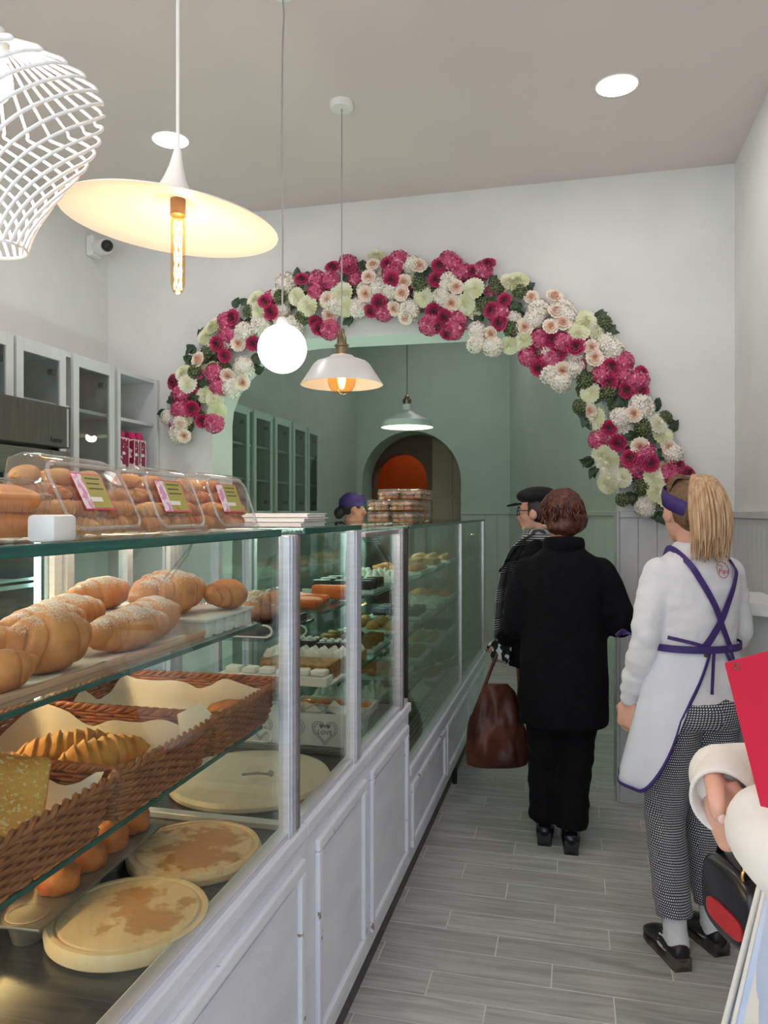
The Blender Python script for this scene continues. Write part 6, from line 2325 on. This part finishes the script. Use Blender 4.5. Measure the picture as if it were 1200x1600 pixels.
# ---------------------------------------------------------------- person in white coat at the right edge
WC = M('cream_wool_coat', (236, 230, 224), .85, col2=(230, 222, 215), scale=12, bump=.12, bscale=180, sheen=.3)
LINSHADE = M('pale_blue_lining_and_shade', (206, 216, 238), .5, col2=(184, 198, 226), scale=7)  # lining cloth, also used for the bluish shade strip on the coat
FX, FY = .475, 1.37
t = T('person', 'person in cream coat with folded arms at the right edge, holding a red folder', 'person', (FX, FY, 0), R(90))
J = dict(torso_in=[(.84, .14, .10, 0, 0), (1.0, .125, .09, 0, 0), (1.2, .135, .095, 0, 0), (1.31, .14, .085, 0, 0), (1.39, .06, .055, 0, 0)],
         neck0=(0, -.005, 1.37), neck1=(0, .015, 1.47), head=(0, .03, 1.555),
         sh_l=(-.16, 0, 1.33), el_l=(-.205, .09, 1.02), wr_l=(-.105, .155, 1.02), sh_r=(.16, 0, 1.33), el_r=(.21, .10, 1.04), wr_r=(.06, .228, 1.06),
         hip_l=(-.08, 0, .86), kn_l=(-.085, .03, .47), an_l=(-.09, 0, .095), hip_r=(.08, 0, .86), kn_r=(.085, .03, .47), an_r=(.09, 0, .095))
hw = V((.040, .232, 1.07))
J['hd_r'] = (hw, (-.10, -.35, -.85), (.55, -.85, .3), .45, 1, 1.12)
J['hd_l'] = ((-.105, .155, 1.02), (.8, -.2, .1), (0, -.5, -1), .6, -1)
inv_ = Matrix.Rotation(R(-90), 4, 'Z') @ Matrix.Translation((-FX, -FY, 0))
th_ = [inv_ @ P(1115, 1214, 1.30), inv_ @ P(1117, 1234, 1.262), inv_ @ P(1120, 1254, 1.245), inv_ @ P(1122, 1272, 1.245)]
J['extra'] = [(th_, [.017, .0155, .0145, .0125]), ([inv_ @ P(1126, 1220, 1.335), inv_ @ P(1124, 1265, 1.33), inv_ @ P(1136, 1315, 1.33)], [.026, .026, .018])]
X = skin_body(t, J, SKIN, .005, True, R(0))
face_parts(t, X)
tip, td, nn_ = hand(MB(), *J['hd_r'])
m = MB()
torso(m, [(.86, .185, .145, 0, 0), (.95, .178, .14, 0, 0), (1.06, .168, .135, 0, 0), (1.2, .18, .135, 0, .003), (1.28, .178, .125, 0, 0), (1.335, .14, .10, 0, -.004), (1.38, .095, .085, 0, -.004), (1.41, .075, .075, 0, 0)])
limb(m, [J['sh_l'], (-.20, .03, 1.18), J['el_l'], (-.145, .145, 1.015), (-.075, .182, 1.04)], [.078, .074, .074, .072, .066], 18)
limb(m, [J['sh_r'], (.205, .04, 1.19), J['el_r'], (.15, .18, 1.045), (.09, .222, 1.065)], [.078, .07, .068, .06, .055], 18)
m.voxel('coat', WC, t, .008, 4, folds(.004, (10, 10, 12), 4))
# turned bell cuff with visible inside
c0, c1 = V((.10, .215, 1.07)), V((.03, .228, 1.04))
ax = (c1 - c0).normalized()
up_ = V((0, .15, 1))
up_ = (up_ - ax * up_.dot(ax)).normalized()
sd_ = ax.cross(up_)
rings = []
for f, r_ in ((0, .050), (.5, .058), (1, .066), (1.06, .066), (1.07, .060), (.8, .055), (.2, .046), (-.1, .044)):
    c = c0.lerp(c1, f)
    rings.append([c + up_ * (r_ * 1.08 * math.cos(a)) + sd_ * (r_ * .82 * math.sin(a)) for a in [2 * PI * k / 28 for k in range(28)]])
MB().rings(rings, True, False).build('cuff', WC, t, 'all')
MB().ball(th_[3] + V((-.0105, -.004, -.003)), (.0035, .0068, .0085), 12, 8).build('thumbnail', M('pale_nail', (240, 196, 184), .25), t, 'all')
# skirt of the open coat: outer cloth + lining, open in front


def skirt(r_off, mat, nm, a0=R(94), a1=R(446)):
    vs, fs = [], []
    NA, NZ = 64, 14
    for i in range(NA + 1):
        a = a0 + (a1 - a0) * i / NA
        k = min(i, NA - i) / NA
        for j in range(NZ + 1):
            f = j / NZ
            z = 1.02 - f * .74
            rx, ry = .175 + .10 * f, .150 + .135 * f
            w_ = .016 * f * math.sin(a * 5 + 1) + .02 * f * max(0, 1 - k * 9)
            vs.append(((rx + w_ + r_off) * math.cos(a), (ry + w_ + r_off) * math.sin(a), z))
    for i in range(NA):
        for j in range(NZ):
            q = i * (NZ + 1) + j
            fs.append((q, q + 1, q + NZ + 2, q + NZ + 1))
    o = MB().add(vs, fs).build(nm, mat, t, 'all')
    md = o.modifiers.new('thickness', 'SOLIDIFY')
    md.thickness = .004
    return o, vs


sk, sv = skirt(0, WC, 'coat_skirt')
skirt(-.0055, LINSHADE, 'coat_lining')
skirt(.005, LINSHADE, 'coat_blue_shade', R(97), R(118))  # blue strip that paints bluish daylight shade onto the white coat panel
MB().tube([V(sv[j]) for j in range(15)], .006, 8).tube([V(sv[64 * 15 + j]) for j in range(15)], .006, 8).build('coat_edge', WC, sk, 'all')
GRT = M('grey_trouser_cloth', (120, 124, 134), .85, col2=(110, 114, 124), scale=20)
trousers(t, J, GRT, [.105, .095, .08, .07, .065], [(.80, .155, .125, 0, -.01), (.86, .165, .13, 0, -.01), (.94, .158, .118, 0, 0)], .012, .03, .004, 4)
for sd in ('l', 'r'):
    a = V(J['an_' + sd])
    shoe(t, (a.x, a.y, 0), 0, CLOG, SOLE)
hv = MB().ball((0, -.018, .026), (.082, .096, .094), 20, 14).ball((0, -.055, -.06), (.075, .055, .09), 16, 10).xf(X).voxel('hair', DKH, t, .008, 2, folds(.004, (30, 30, 30)))
bm = bmesh.new()
bm.from_mesh(hv.data)
Xi = X.inverted()
bmesh.ops.delete(bm, geom=[v for v in bm.verts if (lambda q: q.y > .045 and q.z < .07)(Xi @ v.co)], context='VERTS')
bm.to_mesh(hv.data)
bm.free()
# red folder
RF = M('red_folder_card', (206, 22, 62), .4, col2=(198, 18, 56), scale=5, bump=.03, bscale=30)
A = P(1132, 1036, 1.17)
B = P(1345, 978, 1.02)
E = P(1196, 1290, 1.15)
ox, oz = (B - A), (E - A)
nn2 = ox.cross(oz).normalized()
t = T('red_folder', 'bright red card folder with punched corner held against the cream coat', 'folder', A)
q0 = [V((0, 0, 0)), ox, ox + oz, oz]
MB().add(q0 + [p + nn2 * .003 for p in q0], [(0, 1, 2, 3), (7, 6, 5, 4), (0, 4, 5, 1), (1, 5, 6, 2), (2, 6, 7, 3), (3, 7, 4, 0)]).add([p + nn2 * .006 for p in q0] + [p + nn2 * .009 for p in q0], [(0, 1, 2, 3), (7, 6, 5, 4), (0, 4, 5, 1), (1, 5, 6, 2), (2, 6, 7, 3), (3, 7, 4, 0)]).build('cover', RF, t)
ce = ox.normalized() * .018 + oz.normalized() * .010
rg = [ce + ox.normalized() * (.0042 * math.cos(a)) + oz.normalized() * (.0042 * math.sin(a)) for a in [2 * PI * k / 16 for k in range(17)]]
MB().tube(rg, .0012, 6).build('eyelet', BRASS, t, 'all')
# black and red handbag on her arm
hp_ = P(1152, 1408, 1.40)
t = T('handbag', 'small black handbag with red side and gold clasp behind the cream coat', 'handbag', hp_, R(20))
rings = []
for x, s_ in ((-.03, .82), (-.022, .97), (-.01, 1), (.02, 1), (.035, .95), (.04, .8)):
    rings.append([V((x, .085 * s_ * math.copysign(abs(math.cos(a)) ** .6, math.cos(a)), .07 * s_ * math.copysign(abs(math.sin(a)) ** .6, math.sin(a)))) for a in [2 * PI * k / 28 for k in range(28)]])
MB().rings(rings).build('bag_body', LEA, t, 50)
rp_ = [(.058 * math.copysign(abs(math.cos(a)) ** .6, math.cos(a)) - .01, .020 * math.copysign(abs(math.sin(a)) ** .6, math.sin(a)) - .024) for a in [2 * PI * k / 24 for k in range(24)]]
MB().prism(rp_, 'x', -.0335, -.030).build('red_panel', M('red_leather', (190, 40, 44), .4, col2=(176, 34, 38), scale=12), t, 40)
MB().tube([(-.01, -.05, .06), (-.01, -.02, .13), (.0, .03, .16), (.01, .06, .10), (0, .06, .06)], [(.008, .003)] * 5, 8, side=(1, 0, 0)).build('strap', LEA, t, 'all')
MB().tube([(-.012 + .010 * math.cos(a), -.052, .070 + .014 * math.sin(a)) for a in [2 * PI * k / 14 for k in range(13)]], .003, 6).tube([(-.012, -.05, .084), (-.008, -.045, .10)], .003, 6).build('clasp', M('polished_gold', (214, 176, 96), .25, .9, col2=(200, 160, 84), scale=9), t, 'all')
